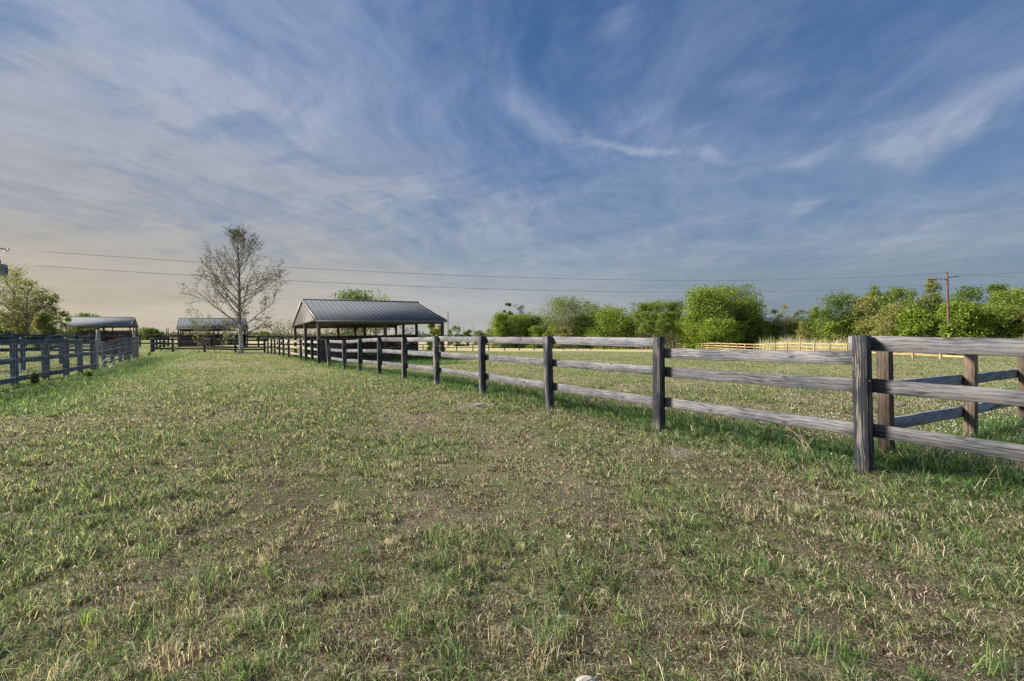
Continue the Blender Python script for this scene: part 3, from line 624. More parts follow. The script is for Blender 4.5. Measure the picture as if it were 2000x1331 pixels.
# navy fences farther left behind it
C_ = [(-26 - 0.3 * i + 2.6 * i * .0, 15.5 + 2.6 * i) for i in range(6)]
C_ = [(gx(px, d), d) for px, d in [(-190, 17.8), (-90, 18.2), (-15, 18.8), (45, 19.6), (92, 20.6), (120, 22.5)]]
rail_fence(C_, 'board_fence', 'navy board fence behind the left wire fence with its top rail showing above', M_SLATE, M_NAVY, [1.36, .88, .42], ph=1.40, pw=.14, rh=.15, side=-1, seed=24, seg=4)
C2 = [(gx(px, d), d) for px, d in [(-120, 26), (-40, 26.5), (28, 27), (92, 28), (150, 29), (200, 30.5)]]
rail_fence(C2, 'board_fence', 'second slate board fence further back in the left pens', M_NAVY, M_SLATE, [1.34, .90, .45], ph=1.40, pw=.14, rh=.15, side=-1, seed=25, seg=4)
# rust-red low pen wall
x0, x1 = gx(176, 31), gx(262, 34); z0 = gz(x0, 31); root = empty('pen_wall', (x0, 31, z0), 0, 'low rust red pen wall with a sloping pale cap behind the left fence', 'wall')
mb = MB(); 
for k in range(6): mb.board((x0, 31, z0 + .16 + k * .235), (x1, 34, z0 + .14 + k * .205), .23, .04, 50 + k, 5, .003)
mb.build('wall_boards', M_REDWALL, root, off=root.location)
mb = MB(); mb.board((x0, 31, z0 + 1.50), (x1, 34, z0 + 1.33), .07, .09, 60, 5, .003); mb.build('cap_rail', M_SLATE, root, off=root.location)
mb = MB(); mb.board((x0, 30.94, z0 + 1.43), (x1, 33.94, z0 + 1.22), .11, .03, 61, 5, .003); mb.build('red_trim', simple('red_metal', (.17, .05, .035), .5, .2, .2, 4), root, off=root.location)
# bent pipe against the left fence
def P_at(px, py, d): return (gx(px, d), d, EYE + (HOR - py) / F * d)
mb = MB(); pts = [P_at(*a_) for a_ in [(199.5, 716, 21.0), (200, 712, 21), (202, 706, 21), (207, 702.5, 21), (213, 700, 21), (217.5, 698.5, 21.05)]]
mb.tube(pts, .022, 6); mb.build('bent_pipe', M_PIPE, None, True); o = bpy.context.scene.collection.objects[-1]
tag(o, 'pale pipe bent into a hook against the left wire fence', 'pipe')
mb = MB(); pts = [P_at(*a_) for a_ in [(223, 701, 21.1), (222, 706, 21), (219, 713, 20.9), (215, 719, 20.8), (211, 722.5, 20.7)]]
mb.tube(pts, .022, 6); o = mb.build('bent_pipe', M_PIPE, None, True); tag(o, 'pale curved pipe running down from the rails to the ground, right of the hooked one', 'pipe')

# ------------------------------------------------------------------ sheds
def shed(loc, rz, label, L=7.8, Wd=9.4, eave=2.46, ridge=3.98, wall=True, roofm=None, tilt=-R(1.2), pitch=.30, dark_wall=True, postset=None, gz_l=None):
    x0, y0 = loc[0], loc[1]; z0 = loc[2]
    root = empty('open_shed', (x0, y0, z0), rz, label, 'shed', tilt=0)
    if tilt: root.rotation_euler = (Matrix.Rotation(tilt, 3, 'Y') @ Matrix.Rotation(rz, 3, 'Z')).to_euler()
    roofm = roofm or M_ROOF; ov = .28; ox = .07; hw = Wd / 2; sl_ = (ridge - eave) / hw
    # roof sheets
    mb = MB(); th = .03
    rz_ = lambda yy: ridge - abs(yy - hw) * sl_
    for (ya, yb) in ((-ov, hw), (hw, Wd + ov)):
        za, zb = rz_(ya), rz_(yb)
        n0 = len(mb.V); vs = [(-ox, ya, za), (L + ox, ya, za), (L + ox, yb, zb), (-ox, yb, zb)]
        mb.V += vs + [(a, b, c_ - th) for a, b, c_ in vs]; mb.G += [(0, 0, 0)] * 8
        for f in ([0, 1, 2, 3], [7, 6, 5, 4], [0, 4, 5, 1], [2, 6, 7, 3], [1, 5, 6, 2], [3, 7, 4, 0]): mb.poly([n0 + k for k in f])
    ro = mb.build('roof', roofm, root)
    mb = MB(); n = int((L + 2 * ox) / pitch)
    for i in range(n + 1):
        xx = -ox + .03 + (L + 2 * ox - .06) * i / n
        for (ya, yb) in ((-ov, hw - .05), (Wd + ov, hw + .05)):
            mb.sweep([(xx, ya, rz_(ya)), (xx, yb, rz_(yb))], [(-.022, .001), (.022, .001), (.012, .016), (-.012, .016)], (1, 0, 0), (0, 0, 1))
    mb.build('standing_seams', M_RIB, ro)
    mb = MB(); mb.sweep([(-ox - .02, hw, ridge + .035), (L + ox + .02, hw, ridge + .035)], [(-.16, -.045), (0, .012), (.16, -.045), (.16, -.06), (0, -.008), (-.16, -.06)], (0, 1, 0), (0, 0, 1)); mb.build('ridge_cap', roofm, ro)
    mb = MB()
    for yy in (-ov - .015, Wd + ov + .015): mb.box((L / 2, yy, rz_(-ov) - .085), (L + 2 * ox, .03, .13))
    mb.build('fascia', M_TRIM, root)
    for xx in (-ox - .012, L + ox + .012):
        mb = MB()
        for (ya, yb) in ((-ov, hw), (Wd + ov, hw)):
            mb.sweep([(xx, ya, rz_(ya) - .06), (xx, yb, rz_(yb) - .06)], [(-.018, -.09), (.018, -.09), (.018, .09), (-.018, .09)], (1, 0, 0), (0, 0, 1))
        mb.build('barge_trim', M_TRIM, root)
    for xx in (-.02, L + .02):        # gable sheets with ribs
        mb = MB(); n0 = len(mb.V); zb = eave - .16
        for dxx in (-.012, .012):
            for (yy, zz_) in ((.0, zb), (Wd, zb), (Wd, eave - .04), (hw, ridge - .04), (0, eave - .04)): mb.V.append((xx + dxx, yy, zz_)); mb.G.append((0, 0, 0))
        mb.poly([n0 + k for k in (0, 4, 3, 2, 1)]); mb.poly([n0 + 5 + k for k in (0, 1, 2, 3, 4)])
        for k in range(5): mb.poly([n0 + k, n0 + (k + 1) % 5, n0 + 5 + (k + 1) % 5, n0 + 5 + k])
        sg = -1 if xx < 1 else 1
        for k in range(1, int(Wd / .35)):
            yy = k * .35; mb.box((xx + sg * .022, yy, (zb + rz_(yy) - .06) / 2), (.018, .03, rz_(yy) - .06 - zb))
        mb.build('gable', M_GABLE, root)
    # beams, purlins
    mb = MB()
    for yy in (.05, hw, Wd - .05): mb.box((L / 2, yy, min(rz_(yy), ridge) - .22 - (.12 if yy == hw else 0)), (L, .09, .26))
    for k in range(0, 7):
        for (ya, yb) in ((.1, hw), (Wd - .1, hw)):
            xx = .06 + (L - .12) * k / 6; mb.sweep([(xx, ya, rz_(ya) - .14), (xx, yb, rz_(yb) - .14)], [(-.03, -.08), (.03, -.08), (.03, .08), (-.03, .08)], (1, 0, 0), (0, 0, 1))
    mb.box((L / 2, hw, eave - .12), (L - .2, .1, .22))
    mb.build('roof_frame', M_UNDER, root)
    # posts
    ps = postset or [(0, 0), (L / 2, 0), (L, 0), (0, hw), (L / 2, hw), (L, hw), (0, Wd), (L * .40, Wd), (L * .56, Wd), (L, Wd), (L, Wd * .80)]
    for i, (a, b) in enumerate(ps):
        mb = MB(); a = min(max(a, .09), L - .09); b = min(max(b, .09), Wd - .09); mb.post(a, b, -.5, min(rz_(b) - .16, ridge - .4), .17, 0, (0, 0), i); mb.build('post', M_SHEDPOST, root)
    if wall:
        mb = MB(); nb = 7; 
        for k in range(nb): mb.board((.1, hw + .13, .05 + .11 + k * .222), (L - .1, hw + .13, .05 + .11 + k * .222), .212, .04, 200 + k, 6, .003)
        mb.build('board_wall', M_DKWALL, root)
        mb = MB()
        for k in range(6): mb.board((.13 + L * .001, .2, .1 + k * .222 + .05), (L * .30, .2 + 1.6, .1 + k * .222 + .05), .212, .04, 230 + k, 3, .003)
        mb.build('stall_wall', M_DKWALL, root)
    return root
AZ = math.atan2(.545, .838)
fl_x, fl_y = -10.97, 25.75
shed((fl_x, fl_y, Tz(fl_x, fl_y)), AZ, 'large open-sided shed with blue ribbed metal roof right of the pale-trunked tree', eave=2.56, ridge=4.02)
shed((-42.6, 58, -.02), AZ, 'open-sided shed with dark metal roof partly behind the pale-trunked tree', roofm=M_ROOF, eave=2.50, ridge=3.90)
shed((-77.1, 78.6, .80), AZ, 'open-sided shed with pale metal roof at the far left behind the wire fence', L=8.7, roofm=M_ROOF2, eave=2.54, ridge=4.1)

# ------------------------------------------------------------------ poles and wires
def power_pole(px, d, top_y, label, r=.15, arm=True, lean=LEAN * 1.5):
    x = gx(px, d); z = gz(x, d); zt = EYE + (HOR - top_y) / F * d; x -= lean * (zt - z) * .9; root = empty('power_pole', (x, d, z), 0, label, 'pole')
    mb = MB(); n = 6; mb.tube([(lean * (zt - z) * i / n, 0, -.3 + (zt - z + .3) * i / n) for i in range(n + 1)], [r * (1 - .3 * i / n) for i in range(n + 1)], 10); mb.build('shaft', M_POLE, root, True)
    return root, (x + lean * (zt - z), d, zt)
rp, rt_ = power_pole(1850, 70, 535, 'reddish brown wooden power pole rising out of the woods at the right', .21)
def insul(root, p, q, n=4, r=.09):
    p, q = Vector(p) - root.location, Vector(q) - root.location; mb = MB(); pts = []; rr = []
    for i in range(n * 4 + 1):
        f = i / (n * 4); pts.append(p.lerp(q, f)); rr.append(r if i % 4 in (1, 2) else r * .35)
    mb.tube(pts, rr, 8); mb.build('insulator', M_CERAM, root, True)
T_ = Vector(rt_)
insul(rp, T_ + Vector((.1, 0, -.6)), T_ + Vector((1.7, -.2, -.75)) + Vector((0, 0, .35)))
insul(rp, T_ + Vector((-.1, 0, -.8)), T_ + Vector((-4.0, -1, -1.0)) * 1, 5, .08)
insul(rp, T_ + Vector((0, 0, 0)), T_ + Vector((0, 0, .35)), 1, .12)
lp, lt_ = power_pole(-14, 35, 470, 'dark wooden power pole just beyond the left edge carrying a transformer', .16)
# transformer can + its pieces
def transformer(px, d, y0, y1):
    x = gx(px, d); z0, z1 = EYE + (HOR - y1) / F * d, EYE + (HOR - y0) / F * d; root = empty('transformer', (x, d, z0), 0, 'grey steel transformer can hanging on the pole at the left edge', 'transformer')
    h = z1 - z0; r = .36
    mb = MB(); mb.tube([(0, 0, 0), (0, 0, .03), (0, 0, h * .85), (0, 0, h * .86), (0, 0, h * .93), (0, 0, h)], [r * .96, r, r, r * 1.06, r * 1.06, r * .55], 20); b = mb.build('tank', M_STEEL, root, False)
    mb = MB()
    for a in np.linspace(0, 6.28, 13)[:-1]: mb.box((math.cos(a) * (r + .02), math.sin(a) * (r + .02), h * .42), (.05, .02, h * .6), a)
    mb.build('cooling_fins', M_STEEL, root)
    mb = MB(); mb.tube([(-.05, 0, h * .95), (-.05, 0, h + .1), (-.05, 0, h + .16), (-.05, 0, h + .22), (-.05, 0, h + .3)], [.05, .07, .04, .07, .03], 8); mb.build('bushing', M_CERAM, root, True)
    mb = MB(); mb.box((-r - .14, 0, h * .5), (.3, .1, .12)); mb.build('bracket', M_STEEL, root)
    return root, (x - .05, d, z1 + .3)
tr, tp = transformer(1, 34.6, 516, 538)
e1 = Vector(P_at(19, 487, 35)); insul(lp, Vector(lt_) + Vector((.1, 0, -.55)), e1 - Vector((.28, 0, 0)), 5, .06)
mb = MB(); mb.tube([e1 - Vector((.28, 0, 0)), e1 + Vector((-.1, 0, .08)), e1, e1 + Vector((-.12, 0, -.12)), e1 - Vector((.34, 0, .2))], .022, 5); mb.build('clamp', M_CERAM, lp, off=lp.location)
mb = MB(); mb.tube([e1 - Vector((.3, 0, .1)), e1 - Vector((.55, 0, .35)), Vector(tp) + Vector((0, 0, .25)), tp], .014, 5); mb.build('jumper_wire', M_WIRE, lp, off=lp.location)
def wire(p, q, sag, label, r=.015, n=40):
    p, q = Vector(p), Vector(q); mb = MB()
    mb.tube([p.lerp(q, t_) - Vector((0, 0, sag * 4 * t_ * (1 - t_))) for t_ in np.linspace(0, 1, n)], r, 5)
    o = mb.build('power_line', M_CABLE, None, True, off=p); o.location = p; tag(o, label, 'cable')
wire(e1, T_ + Vector((0, 0, .15)), 1.75, 'upper power line strung from the left pole to the right pole')
wire(P_at(9, 515, 35), T_ + Vector((0, 0, -1.6)), 1.7, 'lower power line strung from the left pole to the right pole')
wire(P_at(1470, 573, 120), T_ + Vector((-.3, 0, -.9)), .3, 'thin power line from far behind the woods to the right pole', .025)
wire(T_ + Vector((0, 0, .15)), P_at(2300, 545, 66), .5, 'upper power line leaving the right pole toward the right edge')
wire(T_ + Vector((1.6, 0, -.4)), P_at(2300, 498, 60), .4, 'rising power line leaving the right pole toward the right edge', .02)
for px, d, ty, lab, rr in [(875, 120, 608, 'thin dark pole standing just right of the big shed roof', .13), (906, 210, 636, 'tiny distant pole between the big shed and the woods, left one', .14), (924.5, 210, 636, 'tiny distant pole between the big shed and the woods, right one', .14),
                       (325.6, 200, 640, 'tiny distant pole over the fence between the two small sheds, left of a pair', .17), (328.6, 200, 640, 'tiny distant pole over the fence between the two small sheds, right of a pair', .17)]:
    power_pole(px, d, ty, lab, rr, lean=0)

# ------------------------------------------------------------------ trees
G_BR = ((.25, .36, .055), (.19, .29, .045), (.37, .44, .08), (.11, .18, .03)); G_MID = ((.17, .26, .05), (.22, .31, .055), (.30, .37, .08), (.12, .19, .04)); G_DK = ((.09, .16, .035), (.13, .21, .045), (.19, .26, .06))
G_OL = ((.19, .24, .075), (.14, .18, .055), (.26, .30, .11)); G_GREY = ((.15, .16, .09), (.11, .13, .07), (.20, .2, .12)); G_PALE = ((.30, .32, .10), (.24, .27, .08), (.38, .36, .16))
def leaf_mesh(P, size, pal, rng, parent, name='crown', elong=1.6):
    N = len(P); a = rng.normal(size=(N, 3)); a /= np.linalg.norm(a, axis=1)[:, None]; b = rng.normal(size=(N, 3)); b = np.cross(a, b); b /= np.linalg.norm(b, axis=1)[:, None] + 1e-9
    s_ = (size * rng.uniform(.6, 1.35, N))[:, None] * .5
    V = np.stack([P - a * s_ * elong, P - b * s_, P + a * s_ * elong, P + b * s_], 1).reshape(-1, 3)
    pal = np.array(pal); c = pal[rng.integers(0, len(pal), N)] * rng.uniform(.75, 1.25, (N, 1)); C = np.ones((N, 4, 4)); C[..., :3] = c[:, None]
    return link(name, mk_mesh(name, V, np.arange(N * 4), np.arange(N) * 4, M_LEAF, col=C.reshape(-1, 4)), parent)
def tree(px, d, hw, top, label, pal, name='leafy_tree', seed=0, base=.12, nc=58, lpc=130, ls=.20, sparse=0.0, bark=None, group='trees along the edge of the woods', tr=None, cr=.20, multi=1, cyl=.35, cat='tree', z0=None):
    rng = np.random.default_rng(seed + 1000); rnd = random.Random(seed)
    x = gx(px, d); zb = (gz(x, d) if z0 is None else z0); H = EYE + (HOR - top) / F * d - zb; hw = hw * (1.42 if 960 < px < 1340 else 1.12); Rr = hw / F * d
    root = empty(name, (x, d, zb), 0, label, cat, group)
    # clump centres in an uneven envelope
    cs = []; lob = [(rnd.uniform(0, 6.28), rnd.uniform(.15, .95), rnd.uniform(.6, 1.0)) for _ in range(5)]
    tries = 0
    while len(cs) < nc and tries < 6000:
        tries += 1
        t_ = rnd.uniform(0, 1); zf = base + (1 - base) * t_
        env = (1 - abs(2 * t_ ** .85 - 1) ** 2.4) ** .5 if cyl < 1 else 1.0
        env = max(env, cyl * (1 - t_ * .6)); an = rnd.uniform(0, 6.283)
        for la, lt, lw in lob: env *= 1 - .48 * lw * math.exp(-((math.sin((an - la) / 2) / .35) ** 2) - ((t_ - lt) / .22) ** 2)
        rad = env * math.sqrt(rnd.uniform(.10, 1.0)) * (1 - cr * .9)
        p_ = (math.cos(an) * rad * Rr, math.sin(an) * rad * Rr * .9, H * min(zf, 1 - cr * .75 * min(1, Rr / H * 2) * rnd.uniform(.6, 1.3)))
        if rnd.random() < .14 and Rr > .2 * H: p_ = (p_[0] * 1.18, p_[1] * 1.15, min(p_[2] * 1.05 + .02 * H, H))
        cs.append(p_)
    C = np.array(cs); rc = cr * max(Rr, .15 * H) * rng.uniform(.6, 1.5, len(C))
    n = rng.poisson(lpc * 1.25, len(C)); idx = np.repeat(np.arange(len(C)), n); g = rng.normal(size=(len(idx), 3)); g /= np.linalg.norm(g, axis=1)[:, None]
    g *= (rng.random(len(idx)) ** .45)[:, None]; g[:, 2] *= .75
    P = C[idx] + g * (rc[idx] * 1.5)[:, None]; P = P + rng.normal(0, .10 * max(Rr, .15 * H), P.shape) * (rng.random((len(P), 1)) < .35)
    P[:, 2] = np.maximum(P[:, 2], .1); P = P[P[:, 2] < H * (1.0 + .06 * rng.random(len(P)) ** 2)]
    leaf_mesh(P, ls, pal, rng, root)
    # trunk + a limb to every clump
    mb = MB(); tr = tr or .022 * H
    for m_ in range(multi):
        bx = (m_ - (multi - 1) / 2) * tr * 3; th = H * (.72 if multi == 1 else .6); spread = (rnd.uniform(-.25, .25) + (m_ - (multi - 1) / 2) * .5) * Rr * .6
        tp_ = [Vector((bx + spread * (i / 7) ** 1.3 + math.sin(i * 1.3 + seed) * tr * .7, math.cos(i * 1.7 + seed) * tr * .6, -.2 + th * i / 7)) for i in range(8)]
        mb.tube(tp_, [tr * (1.15 - .95 * i / 7) / math.sqrt(multi) for i in range(8)], 7)
        for k, c_ in enumerate(C):
            if k % multi != m_: continue
            c_ = Vector(c_); f = max(.12, min(.9, (c_.z - .32 * math.hypot(c_.x, c_.y)) / th * .8)); b0 = tp_[0].lerp(tp_[-1], f); i0 = f * 7; b0 = tp_[int(i0)].lerp(tp_[min(7, int(i0) + 1)], i0 - int(i0))
            q1 = b0.lerp(c_, .45) + Vector((0, 0, .06 * H * rnd.uniform(-.3, 1)))
            r0 = tr * .34 * (1.1 - f); mb.tube([b0, q1, c_ + Vector((0, 0, .02 * H))], [r0, r0 * .6, r0 * .15], 4, False)
            if sparse:
                for _ in range(int(6 * sparse)):
                    e = c_ + Vector([rnd.gauss(0, 1) * rc[k] * .9, rnd.gauss(0, 1) * rc[k] * .9, rnd.uniform(-.1, 1.3) * rc[k]]); mb.tube([q1.lerp(c_, rnd.uniform(.5, 1)), c_.lerp(e, .5) + Vector((0, 0, .1)), e], [r0 * .35, r0 * .25, r0 * .1], 3, False)
    mb.build('trunk', bark or M_BARK, root, True)
    return root
TR = [ # px, d, hw, top, label, palette, options
 (979, 128, 17, 611, 'yellow green bushy tree at the left end of the woods', G_BR, dict(base=.02, cyl=.8)),
 (993, 134, 10, 591, 'tall narrow dark crown poking up at the left end of the woods', G_DK, dict(nc=20, lpc=110)),
 (1016, 136, 15, 595, 'thin greyish crown second from the left end of the woods', G_GREY, dict(nc=24, lpc=40, sparse=1)),
 (1013, 128, 24, 614, 'mid green rounded tree near the left end of the woods', G_MID, dict(base=.02, cyl=.8)),
 (1046, 130, 18, 618, 'dark green tree left of the broad spreading tree', G_DK, dict(base=.02, cyl=.8)),
 (1048, 122, 15, 637, 'bright light green bush left of the broad spreading tree', G_BR, dict(base=.0, cyl=.9, nc=26)),
 (1107, 122, 46, 580, 'broad airy olive tree with pale forked trunk over the fence', G_OL, dict(base=.34, nc=70, lpc=95, sparse=1, bark=M_PALEBARK, multi=2, cr=.19)),
 (1078, 118, 14, 636, 'small yellow green bush under the broad spreading olive tree', G_BR, dict(base=0, cyl=.9, nc=22)),
 (1098, 116, 16, 640, 'low tan bush at the foot of the broad spreading olive tree', G_PALE, dict(base=0, cyl=.9, nc=22)),
 (1157, 128, 19, 589, 'open crowned tree between the olive tree and the bright round tree', G_MID, dict(base=.4, nc=26, lpc=70, sparse=1)),
 (1140, 120, 20, 620, 'dark green undergrowth tree right of the pale forked trunk', G_DK, dict(base=0, cyl=.9)),
 (1182, 132, 14, 590, 'bare grey twiggy tree top above the bright round tree', G_GREY, dict(base=.3, nc=20, lpc=16, sparse=2, bark=M_TWIG)),
 (1197, 114, 44, 601, 'bright yellow green round tree left of the grey sapling thicket', G_BR, dict(base=.0, cyl=.8, nc=75, lpc=170)),
 (1230, 116, 18, 622, 'leafy bush tree against the left side of the grey sapling thicket', G_MID, dict(base=0, cyl=.9, nc=34)),
 (1243, 134, 17, 586, 'sparse bare topped tree behind the grey sapling thicket, left', G_GREY, dict(base=.3, nc=24, lpc=20, sparse=2, bark=M_TWIG)),
 (1262, 132, 20, 592, 'mid green tree top behind the grey sapling thicket, left of centre', G_MID, dict(base=.2)),
 (1290, 130, 28, 587, 'green tree top behind the grey sapling thicket, centre', G_MID, dict(base=.2)),
 (1318, 128, 20, 588, 'green tree top behind the grey sapling thicket, touching the big tree', G_OL, dict(base=.2)),
 (1378, 102, 56, 561, 'yellow green sunlit left half of the biggest tree clump over the fence', G_BR, dict(base=.02, cyl=.75, nc=110, lpc=190, ls=.22)),  # sunlit side of the clump put into the leaf colour
 (1430, 106, 52, 556, 'tallest loose crowned tree of the biggest clump over the fence', G_MID, dict(base=.10, cyl=.6, nc=100, lpc=120, ls=.2, sparse=.6)),
 (1465, 101, 42, 583, 'dark green shaded right half of the biggest tree clump over the fence', G_DK + G_MID, dict(base=.02, cyl=.75, nc=75, lpc=180, ls=.22)),  # shaded side of the clump put into the leaf colour, darker palette
 (1400, 96, 38, 622, 'low bright bush in front of the biggest tree clump', G_BR, dict(base=0, cyl=.9, nc=50, lpc=130)),
 (1512, 108, 16, 602, 'thin olive tree just right of the biggest tree clump', G_OL, dict(base=.1, nc=26, lpc=60, sparse=1)),
 (1533, 100, 15, 595, 'bare pale spindly tree in the gap between the tree clumps', G_PALE, dict(base=.2, nc=26, lpc=22, sparse=2, bark=M_STRAWSTEM)),
 (1562, 112, 14, 603, 'bare thin crowned tree in the gap between the tree clumps', G_GREY, dict(base=.2, nc=24, lpc=26, sparse=2, bark=M_TWIG)),
 (1568, 92, 15, 628, 'small yellow green sapling in the gap between the tree clumps', G_PALE, dict(base=.1, nc=24, lpc=70, bark=M_STRAWSTEM)),
 (1590, 110, 21, 601, 'green rounded tree left of the dark forked tree', G_MID, dict(base=.1, nc=34)),
 (1645, 92, 46, 572, 'dark open forked tree with sky showing through left of the corner post', G_DK, dict(base=.22, nc=58, lpc=90, sparse=1, multi=3, cr=.2)),
 (1627, 84, 16, 628, 'bright slim sapling under the dark forked tree', G_BR, dict(base=0, cyl=.9, nc=26, lpc=80)),
 (1690, 88, 28, 576, 'tree with yellowish crown above the corner post, left', G_PALE, dict(base=.1, nc=44, lpc=90, bark=M_STRAWSTEM, sparse=.6)),
 (1712, 98, 28, 560, 'feathery green tree above the corner post', G_MID, dict(base=.2, nc=40)),
 (1748, 96, 30, 562, 'feathery mid green tree right of the corner post', G_MID, dict(base=.2, nc=44)),
 (1738, 80, 34, 596, 'pale olive willowy tree behind the corner post', G_PALE, dict(base=.02, nc=50, lpc=100, bark=M_STRAWSTEM)),
 (1777, 100, 18, 563, 'dark twiggy tree top between feathery trees and the power pole', G_DK, dict(base=.2, nc=26, sparse=1, lpc=70)),
 (1782, 76, 32, 603, 'bright green bushy tree left of the power pole foot', G_BR, dict(base=0, cyl=.9, nc=54, lpc=150)),
 (1820, 90, 16, 543, 'tall thin pale feathery tree just left of the power pole', G_PALE, dict(base=.3, nc=30, lpc=70, sparse=1)),
 (1818, 86, 38, 575, 'olive green tree just left of the power pole', G_OL, dict(base=.1, nc=60, lpc=140)),
 (1888, 94, 34, 562, 'dark green tree top just right of the power pole', G_DK, dict(base=.2, nc=50)),
 (1868, 74, 46, 592, 'bright yellow green tree at the foot of the power pole', G_BR, dict(base=0, cyl=.85, nc=85, lpc=190)),
 (1851, 66, 17, 634, 'low green bush hiding the foot of the power pole', G_BR, dict(base=0, cyl=.9, nc=40, lpc=130)),
 (1946, 98, 26, 555, 'tall dark tree top near the right edge', G_DK, dict(base=.2, nc=42)),
 (1976, 88, 42, 565, 'bright green tree near the right edge, rising behind lower ones', G_BR, dict(base=.1, nc=70, lpc=150)),
 (1945, 74, 44, 600, 'lower yellowish green tree near the right edge', G_MID, dict(base=0, cyl=.85, nc=70, lpc=150)),
 (2020, 82, 40, 572, 'dark green tree cut by the right edge', G_DK, dict(base=.02, nc=60)),
 (2010, 72, 34, 603, 'pale green bushy tree cut by the right edge', G_PALE, dict(base=.0, cyl=.85, nc=50)),
 # shed side and far field
 (842, 96, 12, 633, 'dark green bush seen under the right end of the big shed roof', G_DK, dict(base=0, cyl=.9, nc=24, lpc=110, group='bushes beyond the paddock')),
 (856, 92, 12, 632, 'yellow green bush beside the right front post of the big shed', G_PALE, dict(base=0, cyl=.9, nc=24, lpc=110, group='bushes beyond the paddock')),
 (893, 150, 13, 637, 'dark twiggy bush just right of the thin pole', G_DK, dict(base=0, cyl=.9, nc=20, lpc=90, group='bushes beyond the paddock')),
 (878, 150, 10, 643, 'low dark bush at the foot of the thin pole', G_DK, dict(base=0, cyl=.9, nc=16, lpc=90, group='bushes beyond the paddock')),
 (913, 150, 11, 641, 'dark rounded bush midway between thin pole and woods', G_DK, dict(base=0, cyl=.9, nc=20, lpc=90, group='bushes beyond the paddock')),
 (935, 165, 13, 646, 'low pale green bush left of the woods', G_OL, dict(base=0, cyl=.9, nc=20, lpc=90, group='bushes beyond the paddock')),
 (955, 165, 12, 643, 'low mid green bush nearest the left end of the woods', G_MID, dict(base=0, cyl=.9, nc=20, lpc=90, group='bushes beyond the paddock')),
 (690, 62, 56, 567, 'leafy tree whose crown rises behind the big shed roof', G_DK, dict(base=.30, nc=60, lpc=55, sparse=1.4, multi=2, ls=.17, group='trees behind the sheds')),
 (735, 70, 34, 578, 'smaller green tree behind the right half of the big shed roof', G_MID, dict(base=.3, nc=36, lpc=45, sparse=1.2, ls=.17, group='trees behind the sheds')),
 (22, 60, 62, 521, 'tall half bare tree behind the fence at the left edge', G_PALE, dict(base=.22, nc=95, lpc=20, sparse=1.6, ls=.15, cr=.13, tr=.19, group='trees at the left edge')),
 (50, 56, 46, 542, 'half bare tree at the left edge, its thin trunk right of the tallest one', G_OL, dict(base=.22, nc=70, lpc=20, sparse=1.6, ls=.15, cr=.14, tr=.15, group='trees at the left edge')),
 (88, 58, 34, 572, 'greener tree on the right slope of the left edge group', G_OL, dict(base=.05, nc=60, lpc=26, cr=.15, sparse=1.6, ls=.14, group='trees at the left edge')),
 (84, 54, 20, 612, 'bright green bushy tree low in the left edge group', G_PALE, dict(base=0, cyl=.8, nc=40, lpc=90, ls=.16, group='trees at the left edge')),
 (10, 64, 34, 610, 'dark low bush at the very left edge', G_DK, dict(base=0, cyl=.9, nc=34, lpc=90, group='trees at the left edge')),
 (118, 62, 20, 606, 'small green tree touching the left end of the far left shed', G_OL, dict(base=.0, nc=36, lpc=32, cr=.17, sparse=1.4, ls=.14, group='trees at the left edge')),
 (172, 110, 28, 612, 'dark tree behind the roof of the far left shed', G_DK, dict(base=.0, nc=40, group='trees behind the sheds')),
 (142, 112, 14, 618, 'grey bush behind the left end of the far left shed', G_DK, dict(base=.0, nc=20, group='trees behind the sheds')),
 (290, 150, 17, 640, 'rounded far bush between the two small sheds, larger one', G_DK, dict(base=0, cyl=.9, nc=26, group='far bushes')),
 (308, 150, 10, 644, 'rounded far bush between the two small sheds, smaller one', G_DK, dict(base=0, cyl=.9, nc=18, group='far bushes')),
 (513, 140, 14, 648, 'small far green bush just right of the pale-trunked tree', G_MID, dict(base=0, cyl=.9, nc=18, group='far bushes')),
]
for i, (px, d, hw, top, lab, pal, kw) in enumerate(TR):
    nm = 'bush' if 'bush' in lab and 'bushy' not in lab else 'leafy_tree'
    tree(px, d, hw, top, lab, pal, name=nm, cat='bush' if nm == 'bush' else 'tree', seed=i, **kw)

# grey sapling thicket: each a slim pale stem with a wispy top
rnd = random.Random(12)
pos = ['leftmost', 'second from the left', 'third from the left', 'fourth from the left', 'fifth from the left', 'sixth from the left', 'seventh from the left', 'eighth from the left', 'ninth from the left', 'rightmost']
for i in range(10):
    px = 1247 + i * 8.7 + rnd.uniform(-1, 1)
    tree(px, 104 + rnd.uniform(-2, 2), 8, 607 + rnd.uniform(-3, 4), 'slim grey sapling in the dark thicket left of the biggest tree, ' + pos[i], G_MID if i % 3 else G_DK, name='sapling', seed=300 + i, base=.45, nc=16, lpc=60, ls=.16, bark=M_TWIG, tr=.10, multi=3, group='saplings of the grey thicket', cr=.3, cat='sapling')

